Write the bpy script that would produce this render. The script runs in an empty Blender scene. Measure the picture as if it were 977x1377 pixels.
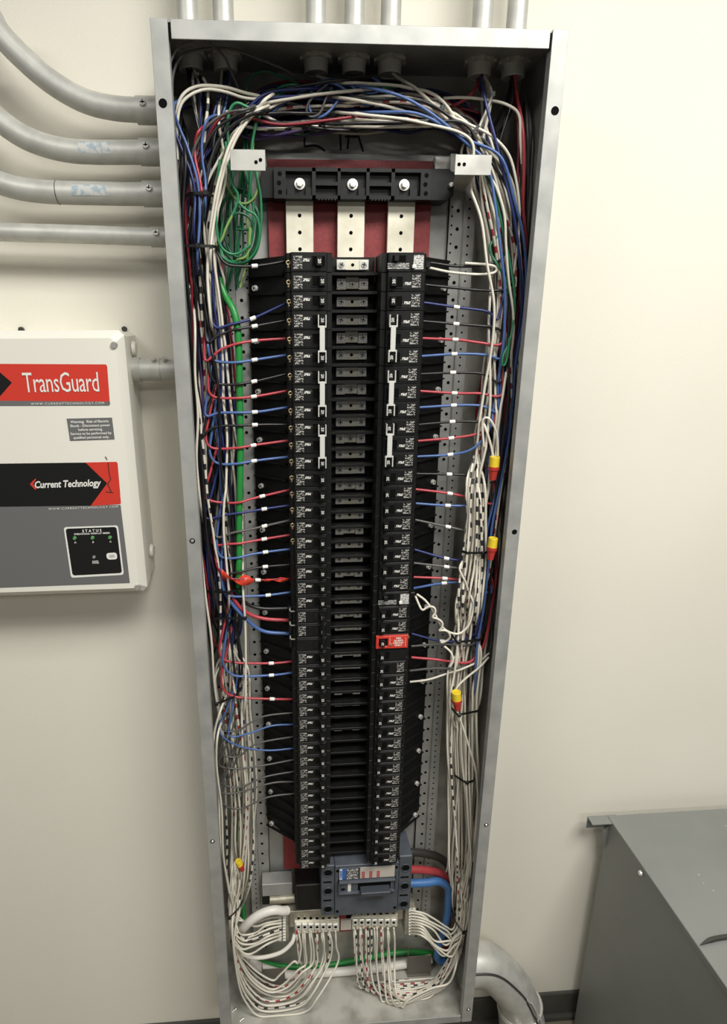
import bpy, bmesh, math, random
import numpy as np
from mathutils.kdtree import KDTree
from mathutils.geometry import convex_hull_2d
from mathutils import Vector, Matrix, Quaternion
random.seed(7)
PI = math.pi
scn = bpy.context.scene
COL = scn.collection

# ------------------------------------------------------------------ camera
F_PX, PX, PY = 821.16, -65.58, 2.54
CAM = Vector((-.1236, -1.0165, 1.3639))
PITCH, YAW, ROLL = .2973, .0698, -.0049
_f = Vector((math.sin(YAW)*math.cos(PITCH), math.cos(YAW)*math.cos(PITCH), -math.sin(PITCH)))
_r0 = Vector((math.cos(YAW), -math.sin(YAW), 0)); _u0 = _r0.cross(_f)
_r = _r0*math.cos(ROLL)+_u0*math.sin(ROLL); _u = _u0*math.cos(ROLL)-_r0*math.sin(ROLL)
cd = bpy.data.cameras.new('camera'); cam = bpy.data.objects.new('camera', cd); COL.objects.link(cam)
cd.sensor_fit = 'VERTICAL'; cd.sensor_height = 36; cd.lens = F_PX/1377*36
cd.shift_x = -PX/1377; cd.shift_y = PY/1377; cd.clip_start = .02
cam.matrix_world = Matrix(((_r.x, _u.x, -_f.x, CAM.x), (_r.y, _u.y, -_f.y, CAM.y), (_r.z, _u.z, -_f.z, CAM.z), (0, 0, 0, 1)))
scn.camera = cam
# ------------------------------------------------------------------ light
w = bpy.data.worlds.new('world'); scn.world = w; w.use_nodes = True
w.node_tree.nodes['Background'].inputs[0].default_value = (.96, .98, 1, 1)
w.node_tree.nodes['Background'].inputs[1].default_value = .10
def area(name, loc, size, power, col=(1, .985, .93)):
    l = bpy.data.lights.new(name, 'AREA'); l.shape = 'RECTANGLE'; l.size, l.size_y = size; l.energy = power; l.color = col
    o = bpy.data.objects.new(name, l); COL.objects.link(o); o.location = loc
    return o
area('ceiling_troffer', (.60, -1.20, 2.45), (1.2, .6), 52)
area('ceiling_troffer', (-1.35, -1.45, 2.45), (1.2, .6), 20)
area('ceiling_troffer', (.5, -3.2, 2.45), (1.2, .6), 30)
scn.view_settings.view_transform = 'Standard'; scn.view_settings.look = 'None'
scn.view_settings.gamma = 1; scn.view_settings.use_curve_mapping = False
scn.view_settings.exposure = .10

# ------------------------------------------------------------------ pixel -> point on a plane (depth comes from the plane)
def at(U, V, **k):
    d = _f+_r*((U-488.5-PX)/F_PX)-_u*((V-688.5-PY)/F_PX)
    (a, v), = k.items(); i = 'xyz'.index(a); t = (v-CAM[i])/d[i]
    return CAM+d*t

# ------------------------------------------------------------------ materials
def mat(name, col, rough=.5, metal=0., noise=None, bump=None, spec=.5, emit=None):
    m = bpy.data.materials.new(name); m.use_nodes = True; nt = m.node_tree; b = nt.nodes['Principled BSDF']
    b.inputs['Base Color'].default_value = (*col, 1); b.inputs['Roughness'].default_value = rough
    b.inputs['Metallic'].default_value = metal; b.inputs['Specular IOR Level'].default_value = spec
    tc = nt.nodes.new('ShaderNodeTexCoord')
    if noise:
        sc, c2, lo, hi = noise
        n = nt.nodes.new('ShaderNodeTexNoise'); n.inputs['Scale'].default_value = sc; n.inputs['Detail'].default_value = 5
        nt.links.new(tc.outputs['Object'], n.inputs['Vector'])
        r = nt.nodes.new('ShaderNodeMapRange'); r.inputs[1].default_value = lo; r.inputs[2].default_value = hi
        nt.links.new(n.outputs[0], r.inputs[0])
        mx = nt.nodes.new('ShaderNodeMix'); mx.data_type = 'RGBA'
        mx.inputs[6].default_value = (*col, 1); mx.inputs[7].default_value = (*c2, 1)
        nt.links.new(r.outputs[0], mx.inputs[0]); nt.links.new(mx.outputs[2], b.inputs['Base Color'])
    if bump:
        sc, st, dist = bump
        n = nt.nodes.new('ShaderNodeTexNoise'); n.inputs['Scale'].default_value = sc; n.inputs['Detail'].default_value = 3
        nt.links.new(tc.outputs['Object'], n.inputs['Vector'])
        bp = nt.nodes.new('ShaderNodeBump'); bp.inputs['Strength'].default_value = st; bp.inputs['Distance'].default_value = dist
        nt.links.new(n.outputs[0], bp.inputs['Height']); nt.links.new(bp.outputs[0], b.inputs['Normal'])
    if emit:
        b.inputs['Emission Color'].default_value = (*col, 1); b.inputs['Emission Strength'].default_value = emit
    return m

def print_mat(name, ground, ink, nx, ny, thr=.45, rough=.5):
    """flat print: rows of small irregular strokes, like tiny lettering"""
    m = mat(name, ground, rough); nt = m.node_tree; b = nt.nodes['Principled BSDF']; L = nt.links
    uv = nt.nodes.new('ShaderNodeUVMap')
    def math_n(op, a, bb=None):
        n = nt.nodes.new('ShaderNodeMath'); n.operation = op
        if isinstance(a, (int, float)): n.inputs[0].default_value = a
        else: L.new(a, n.inputs[0])
        if bb is not None:
            if isinstance(bb, (int, float)): n.inputs[1].default_value = bb
            else: L.new(bb, n.inputs[1])
        return n.outputs[0]
    sp = nt.nodes.new('ShaderNodeSeparateXYZ'); L.new(uv.outputs[0], sp.inputs[0])
    u = math_n('MULTIPLY', sp.outputs[0], nx); v = math_n('MULTIPLY', sp.outputs[1], ny*3)
    cb = nt.nodes.new('ShaderNodeCombineXYZ'); L.new(math_n('FLOOR', u), cb.inputs[0]); L.new(math_n('FLOOR', v), cb.inputs[1])
    wn = nt.nodes.new('ShaderNodeTexWhiteNoise'); wn.noise_dimensions = '2D'; L.new(cb.outputs[0], wn.inputs['Vector'])
    row = math_n('LESS_THAN', math_n('FRACT', math_n('MULTIPLY', sp.outputs[1], ny)), .72)
    k = math_n('MULTIPLY', math_n('GREATER_THAN', wn.outputs['Value'], thr), row)
    mx = nt.nodes.new('ShaderNodeMix'); mx.data_type = 'RGBA'; mx.inputs[6].default_value = (*ground, 1); mx.inputs[7].default_value = (*ink, 1)
    L.new(k, mx.inputs[0]); L.new(mx.outputs[2], b.inputs['Base Color'])
    return m

def stripe_mat(name, base, dash, period=.023, duty=.40):
    """white insulation with coloured dashes, running along the wire (uv.x = metres)"""
    m = mat(name, base, .45); nt = m.node_tree; b = nt.nodes['Principled BSDF']; L = nt.links
    uv = nt.nodes.new('ShaderNodeUVMap'); sp = nt.nodes.new('ShaderNodeSeparateXYZ'); L.new(uv.outputs[0], sp.inputs[0])
    def mn(op, x, y):
        n = nt.nodes.new('ShaderNodeMath'); n.operation = op
        for i, q in enumerate((x, y)):
            if isinstance(q, (int, float)): n.inputs[i].default_value = q
            else: L.new(q, n.inputs[i])
        return n.outputs[0]
    along = mn('LESS_THAN', mn('FRACT', mn('DIVIDE', sp.outputs[0], period), 0), duty)
    around = mn('LESS_THAN', mn('FRACT', mn('ADD', sp.outputs[1], mn('MULTIPLY', sp.outputs[0], 4.3)), 0), .62)
    lt = nt.nodes.new('ShaderNodeMath'); lt.operation = 'MULTIPLY'; L.new(along, lt.inputs[0]); L.new(around, lt.inputs[1])
    mx = nt.nodes.new('ShaderNodeMix'); mx.data_type = 'RGBA'; mx.inputs[6].default_value = (*base, 1); mx.inputs[7].default_value = (*dash, 1)
    L.new(lt.outputs[0], mx.inputs[0]); L.new(mx.outputs[2], b.inputs['Base Color'])
    return m

WHT = (.70, .66, .56)
M = dict(
    wall=mat('painted_wall', (.80, .765, .665), .65, noise=(3, (.77, .735, .635), .35, .7), bump=(420, .25, .0012)),
    floor=mat('floor_concrete', (.20, .17, .12), .7, noise=(9, (.13, .11, .08), .35, .65)),
    base=mat('rubber_baseboard', (.055, .055, .048), .5, noise=(20, (.075, .073, .062), .4, .7)),
    galv=mat('galvanized_steel', (.46, .46, .435), .52, .40, noise=(26, (.34, .345, .33), .35, .72)),
    galv_side=mat('galvanized_sheet', (.42, .425, .40), .45, .5, noise=(18, (.28, .285, .27), .35, .7)),
    stained=mat('stained_steel', (.50, .485, .43), .5, .2, noise=(16, (.22, .21, .18), .42, .72)),
    emt=mat('conduit_zinc', (.58, .575, .53), .48, .35, noise=(40, (.47, .465, .43), .4, .7)),
    alu=mat('cast_aluminium', (.56, .55, .51), .45, .35, noise=(30, (.42, .41, .38), .4, .7)),
    screw=mat('screw_steel', (.60, .59, .55), .28, .6),
    pale=mat('pale_zinc', (.62, .61, .57), .4, .15),
    bright=mat('bright_zinc', (.82, .81, .76), .28, .3),
    busbar=mat('plated_bus_bar', (.84, .80, .66), .38, .12, noise=(35, (.70, .66, .52), .4, .7)),
    tan=mat('tin_plated_bar', (.42, .39, .31), .4, .5, noise=(60, (.30, .28, .22), .4, .7)),
    brass=mat('bronze_terminal', (.62, .50, .30), .3, .8),
    black=mat('black_plastic', (.0065, .007, .007), .44, noise=(60, (.011, .011, .0105), .4, .7), spec=.32),
    black2=mat('black_barrier', (.006, .006, .006), .5, spec=.35),
    hole=mat('dark_opening', (.004, .004, .004), .9, spec=.1),
    red=mat('red_insulator', (.27, .035, .036), .55, noise=(220, (.21, .028, .03), .4, .65)),
    label=print_mat('breaker_print', (.012, .012, .011), (.40, .39, .36), 11, 5, .56),
    rating=print_mat('rating_print', (.012, .012, .011), (.60, .59, .55), 9, 1, .36),
    fine=print_mat('fine_print', (.62, .61, .57), (.2, .2, .2), 16, 6, .5),
    greyprint=print_mat('legend_print', (.12, .12, .115), (.55, .54, .5), 14, 4, .6),
    ink=mat('white_ink', (.78, .77, .72), .5),
    white=mat('white_plastic', (.80, .79, .74), .45),
    boxpaint=mat('cream_enamel', (.80, .775, .69), .38, noise=(6, (.775, .75, .665), .4, .7), bump=(300, .08, .001)),
    lred=mat('label_red', (.62, .045, .028), .4), lgrey=mat('label_grey', (.145, .145, .145), .45),
    lblack=mat('label_black', (.010, .010, .010), .35),
    led=mat('green_led', (.10, .30, .10), .2), lamp=mat('clear_lens', (.25, .25, .24), .2),
    mgrey=mat('breaker_grey', (.085, .095, .112), .45, noise=(50, (.070, .079, .095), .4, .7)),
    mgrey2=mat('breaker_dark_grey', (.05, .057, .07), .4), lblue=mat('label_blue', (.03, .12, .42), .4),
    beige=mat('beige_label', (.52, .48, .42), .5), redp=mat('red_pointer', (.55, .05, .05), .4),
    trans=mat('grey_enamel', (.205, .212, .198), .42, noise=(8, (.185, .192, .178), .4, .7)),
    scuff=mat('pale_speck', (.6, .6, .57), .5),
    brown=mat('dull_bracket', (.17, .155, .13), .5, .3),
    w_white=mat('wire_white', WHT, .42), w_black=mat('wire_black', (.012, .012, .013), .35), w_grey=mat('wire_grey', (.09, .085, .08), .4),
    w_blue=mat('wire_blue', (.07, .135, .34), .33), w_navy=mat('wire_navy', (.018, .028, .13), .38), w_red=mat('wire_red', (.44, .05, .065), .33),
    w_dred=mat('wire_dark_red', (.22, .016, .026), .38), w_green=mat('wire_green', (.025, .20, .085), .35), w_dgreen=mat('wire_dark_green', (.012, .085, .04), .35),
    w_lime=mat('wire_lime', (.22, .36, .10), .4), w_purple=mat('wire_purple', (.10, .06, .20), .4),
    g_green=mat('cable_green', (.02, .24, .045), .4), c_white=mat('cable_white', (.74, .71, .64), .4),
    c_red=mat('cable_red', (.36, .045, .05), .45), c_blue=mat('cable_blue', (.05, .15, .36), .45), c_black=mat('cable_black', (.035, .034, .03), .45),
    tape=mat('red_tape', (.62, .055, .03), .35), tie=mat('cable_tie_black', (.008, .008, .008), .4), tiew=mat('cable_tie_white', (.5, .49, .45), .45),
    nut_y=mat('wire_nut_yellow', (.75, .55, .03), .4), nut_r=mat('wire_nut_red', (.45, .04, .03), .4), marker=mat('marker_ink', (.012, .012, .02), .6),
    pipeink=mat('pipe_print', (.32, .40, .45), .5, noise=(160, (.55, .55, .52), .42, .56)),
)
M['s_black'] = stripe_mat('wire_white_black_dash', WHT, (.02, .02, .03))
M['s_red'] = stripe_mat('wire_white_red_dash', WHT, (.36, .03, .04))
M['s_blue'] = stripe_mat('wire_white_blue_dash', WHT, (.03, .05, .22))

# ------------------------------------------------------------------ mesh builder
class G:
    def __init__(s): s.v = []; s.f = []; s.uv = {}; s.sm = set()
    def add(s, vs, fs, smooth=False, uvs=None):
        o = len(s.v); s.v += [tuple(x) for x in vs]
        for i, f in enumerate(fs):
            if smooth: s.sm.add(len(s.f))
            if uvs: s.uv[len(s.f)] = uvs[i]
            s.f.append(tuple(o+k for k in f))
        return s
    def box(s, x0, x1, y0, y1, z0, z1, bev=0):
        x0, x1 = sorted((x0, x1)); y0, y1 = sorted((y0, y1)); z0, z1 = sorted((z0, z1))
        if bev: return s.prism([(x0, y0), (x1, y0), (x1, y1), (x0, y1)], z0, z1, bev)
        vs = [(x, y, z) for x in (x0, x1) for y in (y0, y1) for z in (z0, z1)]
        return s.add(vs, [(0, 1, 3, 2), (4, 6, 7, 5), (0, 4, 5, 1), (2, 3, 7, 6), (0, 2, 6, 4), (1, 5, 7, 3)])
    def prism(s, poly, z0, z1, bev=0, ax='z'):
        bm = bmesh.new()
        def P(a, b, c): return {'z': (a, b, c), 'x': (c, a, b), 'y': (a, c, b)}[ax]
        a = [bm.verts.new(P(x, y, z0)) for x, y in poly]; b = [bm.verts.new(P(x, y, z1)) for x, y in poly]
        n = len(poly); bm.faces.new(a); bm.faces.new(b)
        for i in range(n): bm.faces.new((a[i], a[(i+1) % n], b[(i+1) % n], b[i]))
        if bev: bmesh.ops.bevel(bm, geom=bm.edges[:], offset=bev, segments=1, affect='EDGES', profile=.5)
        bmesh.ops.recalc_face_normals(bm, faces=bm.faces[:])
        bm.verts.index_update()
        s.add([v.co for v in bm.verts], [[v.index for v in f.verts] for f in bm.faces]); bm.free(); return s
    def quad(s, a, b, c, d):
        return s.add([a, b, c, d], [(0, 1, 2, 3)], uvs=[((0, 0), (1, 0), (1, 1), (0, 1))])
    def cyl(s, p0, p1, r0, r1=None, n=16, cap=True, smooth=True):
        r1 = r0 if r1 is None else r1; p0 = Vector(p0); p1 = Vector(p1); t = (p1-p0).normalized()
        a = t.orthogonal().normalized(); b = t.cross(a); vs = []
        for p, r in ((p0, r0), (p1, r1)):
            for i in range(n): vs.append(p+(a*math.cos(2*PI*i/n)+b*math.sin(2*PI*i/n))*r)
        s.add(vs, [(i, (i+1) % n, n+(i+1) % n, n+i) for i in range(n)], smooth)
        if cap: s.add(vs, [tuple(reversed(range(n))), tuple(range(n, 2*n))])
        return s
    def disc(s, p, nrm, r, n=10):
        p = Vector(p); nrm = Vector(nrm).normalized(); a = nrm.orthogonal().normalized(); b = nrm.cross(a)
        return s.add([p+(a*math.cos(2*PI*i/n)+b*math.sin(2*PI*i/n))*r for i in range(n)], [tuple(range(n))])
    def ring(s, p, nrm, R, r, n=20, k=8):
        p = Vector(p); nrm = Vector(nrm).normalized(); a = nrm.orthogonal().normalized(); b = nrm.cross(a); vs = []
        for i in range(n):
            d = a*math.cos(2*PI*i/n)+b*math.sin(2*PI*i/n)
            for j in range(k): vs.append(p+d*(R+r*math.cos(2*PI*j/k))+nrm*(r*math.sin(2*PI*j/k)))
        return s.add(vs, [(i*k+j, ((i+1) % n)*k+j, ((i+1) % n)*k+(j+1) % k, i*k+(j+1) % k) for i in range(n) for j in range(k)], True)
    def tube(s, pts, r, n=8, phase=0., flat=None):
        pts = [Vector(p) for p in pts]; m = len(pts); vs = []; T = []
        for i in range(m): T.append((pts[min(i+1, m-1)]-pts[max(i-1, 0)]).normalized())
        a = T[0].orthogonal().normalized(); L = [0.]
        for i in range(1, m): L.append(L[-1]+(pts[i]-pts[i-1]).length)
        for i in range(m):
            if i: a = T[i-1].rotation_difference(T[i]) @ a
            a = (a-T[i]*a.dot(T[i])).normalized(); b = T[i].cross(a)
            rr = r(i/(m-1)) if callable(r) else r
            for j in range(n): vs.append(pts[i]+(a*math.cos(2*PI*j/n)+b*math.sin(2*PI*j/n))*rr)
        fs = []; uvs = []
        for i in range(m-1):
            for j in range(n):
                fs.append((i*n+j, i*n+(j+1) % n, (i+1)*n+(j+1) % n, (i+1)*n+j))
                uvs.append(((L[i]+phase, j/n), (L[i]+phase, (j+1)/n), (L[i+1]+phase, (j+1)/n), (L[i+1]+phase, j/n)))
        s.add(vs, fs, True, uvs)
        s.add(vs, [tuple(reversed(range(n))), tuple(range((m-1)*n, m*n))], uvs=[((0, phase),)*n, ((L[-1], phase),)*n])
        return s
    def mesh(s, name, m, org=(0, 0, 0)):
        me = bpy.data.meshes.new(name); o = Vector(org)
        me.from_pydata([Vector(v)-o for v in s.v], [], s.f)
        if s.uv:
            ul = me.uv_layers.new(name='UVMap')
            for i, p in enumerate(me.polygons):
                if i in s.uv:
                    for k, li in enumerate(p.loop_indices): ul.data[li].uv = s.uv[i][k]
        for i, p in enumerate(me.polygons): p.use_smooth = i in s.sm
        me.materials.append(M[m]); me.update(); return me
    def build(s, name, m, parent=None, org=None):
        if org is None: org = ORG.get(parent, (0, 0, 0)) if parent else (0, 0, 0)
        return put(name, s.mesh(name, m, org), parent)
ORG = {}
def put(name, me, parent=None, loc=(0, 0, 0), rot=(0, 0, 0)):
    o = bpy.data.objects.new(name, me); COL.objects.link(o); o.location = loc; o.rotation_euler = rot
    if parent: o.parent = parent
    return o
def tag(o, label, cat, group=None):
    o['label'] = label; o['category'] = cat
    if group: o['group'] = group
    return o
def thing(name, loc, label, cat, group=None):
    """Empty at the thing's base; its one-off parts are written in world coordinates (ORG)"""
    o = put(name, None, None, loc); ORG[o] = tuple(loc); return tag(o, label, cat, group)
def sub(name, g, m, parent, top):
    """a sub-part: parent has its origin on the thing's origin"""
    return put(name, g.mesh(name, m, ORG[top]), parent)
def single(name, g, m, label, cat, group=None, org=None):
    org = Vector(org if org is not None else g.v[0]); o = put(name, g.mesh(name, m, org), None, org); return tag(o, label, cat, group)
def structure(name, g, m):
    o = g.build(name, m); o['kind'] = 'structure'; return o
def text_mesh(s, m, size, bold=0, shear=0, space=1., align='CENTER', sx=1.):
    c = bpy.data.curves.new('lettering', 'FONT'); c.body = s; c.size = size; c.align_x = align; c.align_y = 'CENTER'
    c.shear = shear; c.offset = bold; c.space_character = space; c.space_line = 1.0; c.resolution_u = 2
    o = bpy.data.objects.new('lettering', c); COL.objects.link(o)
    dg = bpy.context.evaluated_depsgraph_get(); dg.update()
    me = bpy.data.meshes.new_from_object(o.evaluated_get(dg)); bpy.data.objects.remove(o)
    me.transform(Matrix.Diagonal((sx, 1, 1, 1))); me.materials.clear(); me.materials.append(M[m]); return me
def put_text(name, me, parent, pos, top, rot_in_plane=0):
    """lettering lying on a plane that faces -y"""
    o = put(name, me, parent, Vector(pos)-Vector(ORG[top])); o.rotation_euler = (PI/2, rot_in_plane, 0); return o
def catmull(P, n=8):
    P = [Vector(p) for p in P]
    if len(P) < 3: return P
    Q = [P[0]*2-P[1]]+P+[P[-1]*2-P[-2]]; out = []
    for i in range(1, len(Q)-2):
        a, b, c, d = Q[i-1:i+3]
        for k in range(n):
            t = k/n
            out.append(.5*((2*b)+(c-a)*t+(2*a-5*b+4*c-d)*t*t+(3*b-a-3*c+d)*t**3))
    out.append(P[-1]); return out

H, W2, D = 1.7112, .254, .146
ZF = -.232            # floor
# ================================================================== setting
structure('wall_back', G().box(-2.6, 2.6, 0, .1, ZF, 2.5), 'wall')
structure('floor', G().box(-2.6, 2.6, -3.4, .1, ZF-.05, ZF), 'floor')
g = G(); g.prism([(-.006, ZF), (-.006, -.157), (-.004, -.154), (0, -.154), (0, ZF)], -2.6, 2.6, 0, 'x')
g.box(-2.6, 2.6, -.016, -.001, ZF, ZF+.012)
structure('baseboard_back', g, 'base')

# ================================================================== cabinet
cab = thing('panelboard_cabinet', (0, 0, 0), 'tall open galvanized steel electrical cabinet full of wiring, mounted on the wall', 'electrical cabinet')
g = G().box(-W2, W2, -.0025, -.0002, 0, H); bk = g.build('back_panel', 'stained', cab)
G().box(-W2, -W2+.002, -D, -.0025, 0, H).build('side_panel', 'galv_side', cab)
G().box(W2-.002, W2, -D, -.0025, 0, H).build('side_panel', 'galv_side', cab)
G().box(-W2+.002, W2-.002, -D, -.0025, H-.002, H).build('top_panel', 'galv_side', cab)
G().box(-W2+.002, W2-.002, -D, -.0025, 0, .002).build('bottom_panel', 'stained', cab)
FL = .020
for s in (-1, 1):
    a, b = sorted((s*W2, s*(W2-FL)))
    fl = G().box(a-.0004, b, -D-.0022, -D, 0, H+.001, .0004).build('front_flange', 'galv', cab)
    G().box(s*(W2-FL), s*(W2-FL)+s*.0015, -D, -D+.012, 0, H-.02).build('flange_return', 'galv', cab)
    for z, r, scr in ((1.625, .0052, 0), (1.06, .0042, 1), (.50, .0040, 1), (.035, .0042, 1)):
        g = G().disc((s*(W2-FL*.42), -D-.0025, z), (0, -1, 0), r, 16); sub('screw_hole', g, 'hole', fl, cab)
        if scr and not (s > 0 and z == 1.06):
            g = G().cyl((s*(W2-FL*.42), -D-.0026, z), (s*(W2-FL*.42), -D-.004, z), r*.62, r*.4, 10); sub('flange_screw', g, 'screw', fl, cab)
G().box(-W2+FL+.0035, W2-FL-.0035, -D-.0022, -D, H-.0195, H+.0005, .0004).build('front_flange', 'galv', cab)
G().box(-W2+FL+.003, W2-FL-.003, -D-.0022, -D, 0, .018, .0004).build('front_flange', 'galv', cab)
# handwriting on the back panel, E 1 A, in marker
def px_strokes(strokes, y, r):
    g = G()
    for st in strokes:
        g.tube(catmull([at(u, v, y=y) for u, v in st], 5), r, 5)
    return g
px_strokes([[(410, 158), (409, 197)], [(409, 197), (425, 196), (437, 203)], [(411, 160), (428, 157)], [(410, 178), (424, 176)],
            [(457, 168), (458, 202)], [(470, 170), (467, 200)], [(470, 170), (480, 180), (488, 204)], [(464, 184), (483, 184)]], -.0028, .0015).build('marker_writing', 'marker', cab)
# bottom: loose screw, brackets
for (u, v) in ((312, 1361), (322, 1374)):
    p = at(u, v, z=.0022); g = G().cyl(p, p+Vector((.006, .004, .001)), .0012, n=8); g.cyl(p+Vector((.006, .004, .001)), p+Vector((.0075, .005, .0012)), .003, n=8)
    single('loose_screw', g, 'screw', 'small loose steel screw lying on the cabinet floor', 'screw', 'loose screws on the cabinet floor')

# ================================================================== bus assembly
bus = thing('bus_assembly', (0, -.005, .32), 'steel pan with three plated bus bars, red insulation and black barriers inside the cabinet', 'bus assembly')
G().box(-.150, .150, -.016, -.014, .20, 1.605).build('mounting_pan', 'galv', bus)
for s in (-1, 1):
    ra = G().box(s*.150, s*.172, -.022, -.020, .10, 1.605); ra.box(s*.150, s*.1515, -.022, -.014, .10, 1.605)
    ra = ra.build('mounting_rail', 'galv', bus)
    rb = G().box(s*.173, s*.190, -.026, -.024, .10, 1.59); rb.box(s*.189, s*.190, -.024, -.003, .10, 1.59); rb.box(s*.172, s*.1735, -.026, -.020, .1, 1.59)
    rb = rb.build('rail_flange', 'galv', bus)
    g = G()
    for i in range(116): g.disc((s*.1805, -.0263, 1.57-.0127*i), (0, -1, 0), .0017, 8)
    sub('perforation', g, 'hole', rb, bus)
    g = G()
    for i in range(58):
        g.disc((s*.1645, -.0223, 1.53-.0254*i), (0, -1, 0), .0028, 8)
        if i < 5:
            for k in (0, 1): g.disc((s*.1555, -.0223, 1.535-.0127*(2*i+k)), (0, -1, 0), .0016, 8)
    sub('perforation', g, 'hole', ra, bus)
G().box(-.121, .121, -.030, -.027, .30, 1.594, .0004).build('insulation_sheet', 'red', bus)
BX = (-.0755, -.0005, .0735)
for x in BX:
    b = G().box(x-.0198, x+.0198, -.046, -.040, .42, 1.556, .0005).build('bus_bar', 'busbar', bus)
    g = G()
    for z in (1.518, 1.4955, 1.473, 1.540): g.disc((x, -.0463, z), (0, -1, 0), .0027, 12)
    sub('bus_bar_hole', g, 'hole', b, bus)
# black support across the bars
SY = -.066; zt, zb = 1.5755, 1.5365
sp = G(); sp.box(-.112, .110, -.056, -.030, zb, zt)
cells = []
xs = [-.112, -.0935, -.0565, -.0185, .018, .0555, .0935, .110]
for x0, x1 in ((-.112, -.0955), (-.0585, -.0535), (-.0225, -.0185), (.0180, .0225), (.0535, .0585), (.0955, .110)): sp.box(x0, x1, SY, -.056, zb, zt)
for z0, z1 in ((zt-.0045, zt), (zb, zb+.0045)): sp.box(-.0955, .0955, SY, -.056, z0, z1)
for x0, x1 in ((-.0535, -.0225), (.0225, .0535)): sp.box(x0, x1, SY, -.056, 1.5535, 1.5580)
for x in BX:
    sp.box(x-.018, x-.008, -.062, -.056, 1.541, 1.5515); sp.box(x+.008, x+.018, -.062, -.056, 1.541, 1.5515)
for x0 in (-.050, .026):
    for i in range(6):
        sp.box(x0+i*.0046, x0+i*.0046+.0024, SY, -.05, zt, zt+.0016); sp.box(x0+i*.0046, x0+i*.0046+.0024, SY, -.05, zb-.0016, zb)
sp = sp.build('bus_support', 'black', bus)
for s in (-1, 1):
    for dz, dx in ((.0115, 0), (0, -.0012), (-.0115, 0)): sub('support_hole', G().disc((s*.1035+dx, SY-.0003, 1.556+dz), (0, -1, 0), .0031, 12), 'hole', sp, bus)
G().box(-.130, -.112, -.056, -.020, 1.539, 1.577).build('support_end', 'black', bus)
g = G().prism([(.110, 1.5365), (.137, 1.5365), (.1445, 1.543), (.1445, 1.570), (.137, 1.577), (.110, 1.577)], -.062, -.020, .0004, 'y')
g.build('support_end', 'black', bus)
for x in BX:
    b = G().cyl((x, -.056, 1.5565), (x, -.0592, 1.5565), .0075, n=20).build('bolt', 'bright', bus)
    g = G().cyl((x, -.0592, 1.5565), (x, -.066, 1.5565), .0052, .0046, 6, smooth=False); sub('bolt_head', g, 'bright', b, bus)
G().cyl((.1395, -.062, 1.556), (.1395, -.068, 1.556), .0036, .003, 12).build('bolt', 'screw', bus)
# cover brackets
BRK = []
for s, (u0, v0, u1, v1), hs in ((-1, (309, 201, 357, 230), ((350, 215), (344, 218))), (1, (612, 208, 659, 236), ((617, 221), (624, 221)))):
    a = at(u0, v0, y=-.125); b = at(u1, v1, y=-.125)
    g = G().box(a.x, b.x, -.1265, -.125, b.z, a.z, .0003)
    xi = b.x if s < 0 else a.x
    if s > 0: g.prism([(a.x+.002, -.125), (a.x+.028, -.125), (.171, -.021), (.152, -.021)], b.z+.0005, b.z+.002); BRK.append([a.x, .171, -.125, -.021, b.z-.012, b.z+.014])
    else: g.box(a.x+.016, a.x+.0176, -.125, -.020, b.z+.003, a.z-.003); BRK.append([a.x+.016, a.x+.0176, -.125, -.020, b.z+.001, a.z-.001])
    br = g.build('cover_bracket', 'alu', bus)
    g = G()
    for u, v in hs: g.disc(at(u, v, y=-.1268), (0, -1, 0), .0024, 10)
    sub('bracket_hole', g, 'hole', br, bus)
a = at(584, 211, y=-.03); b = at(606, 233, y=-.03)
g = G().box(a.x, b.x, -.034, -.020, b.z, a.z, .0006); g.cyl((a.x+.009, -.034, a.z-.014), (a.x+.009, -.0345, a.z-.014), .007); g.box(b.x-.004, b.x+.006, -.04, -.02, b.z, a.z+.002); g.build('pan_clip', 'bright', bus)

ROW = .0254; Z0 = 1.4614
def zrow(i): return Z0-ROW*(i+.5)
# centre connectors with their black ledges
strap_m = {}
def strap_mesh(k):
    g = G()
    if k == 0:
        g.box(-.0235, .0235, -.003, 0, -.0072, .0072, .0006)
    else:
        g.box(-.0235, -.0095, -.004, 0, -.0085, .0072, .0006); g.box(.0095, .0235, -.004, 0, -.0085, .0072, .0006); g.box(-.0095, .0095, -.0012, 0, -.0072, .0085)
    return g.mesh('connector_strap', 'busbar')
SM = [strap_mesh(0), strap_mesh(1)]
g = G().cyl((0, 0, 0), (0, -.0016, 0), .0046, .0040, 14); scr_m = g.mesh('strap_screw', 'screw')
g = G().box(-.0031, .0031, -.0018, -.0013, -.0006, .0006); g.box(-.0006, .0006, -.0018, -.0013, -.0031, .0031); slot_m = g.mesh('screw_slot', 'hole')
pad = G().box(-.0065, .0065, -.0012, 0, -.0065, .0065, .0003).mesh('screw_pad', 'bright')
dot = G().disc((0, -.0003, 0), (0, -1, 0), .0024, 10).mesh('strap_hole', 'hole')
ledge = G().box(-.0347, .0347, -.033, .012, -.0022, .0022, .0004).mesh('barrier_ledge', 'black2')
riser = G().box(-.0345, .0345, .001, .008, -.0127, .0127).mesh('barrier_riser', 'black2')
B0 = Vector(ORG[bus])
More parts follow.
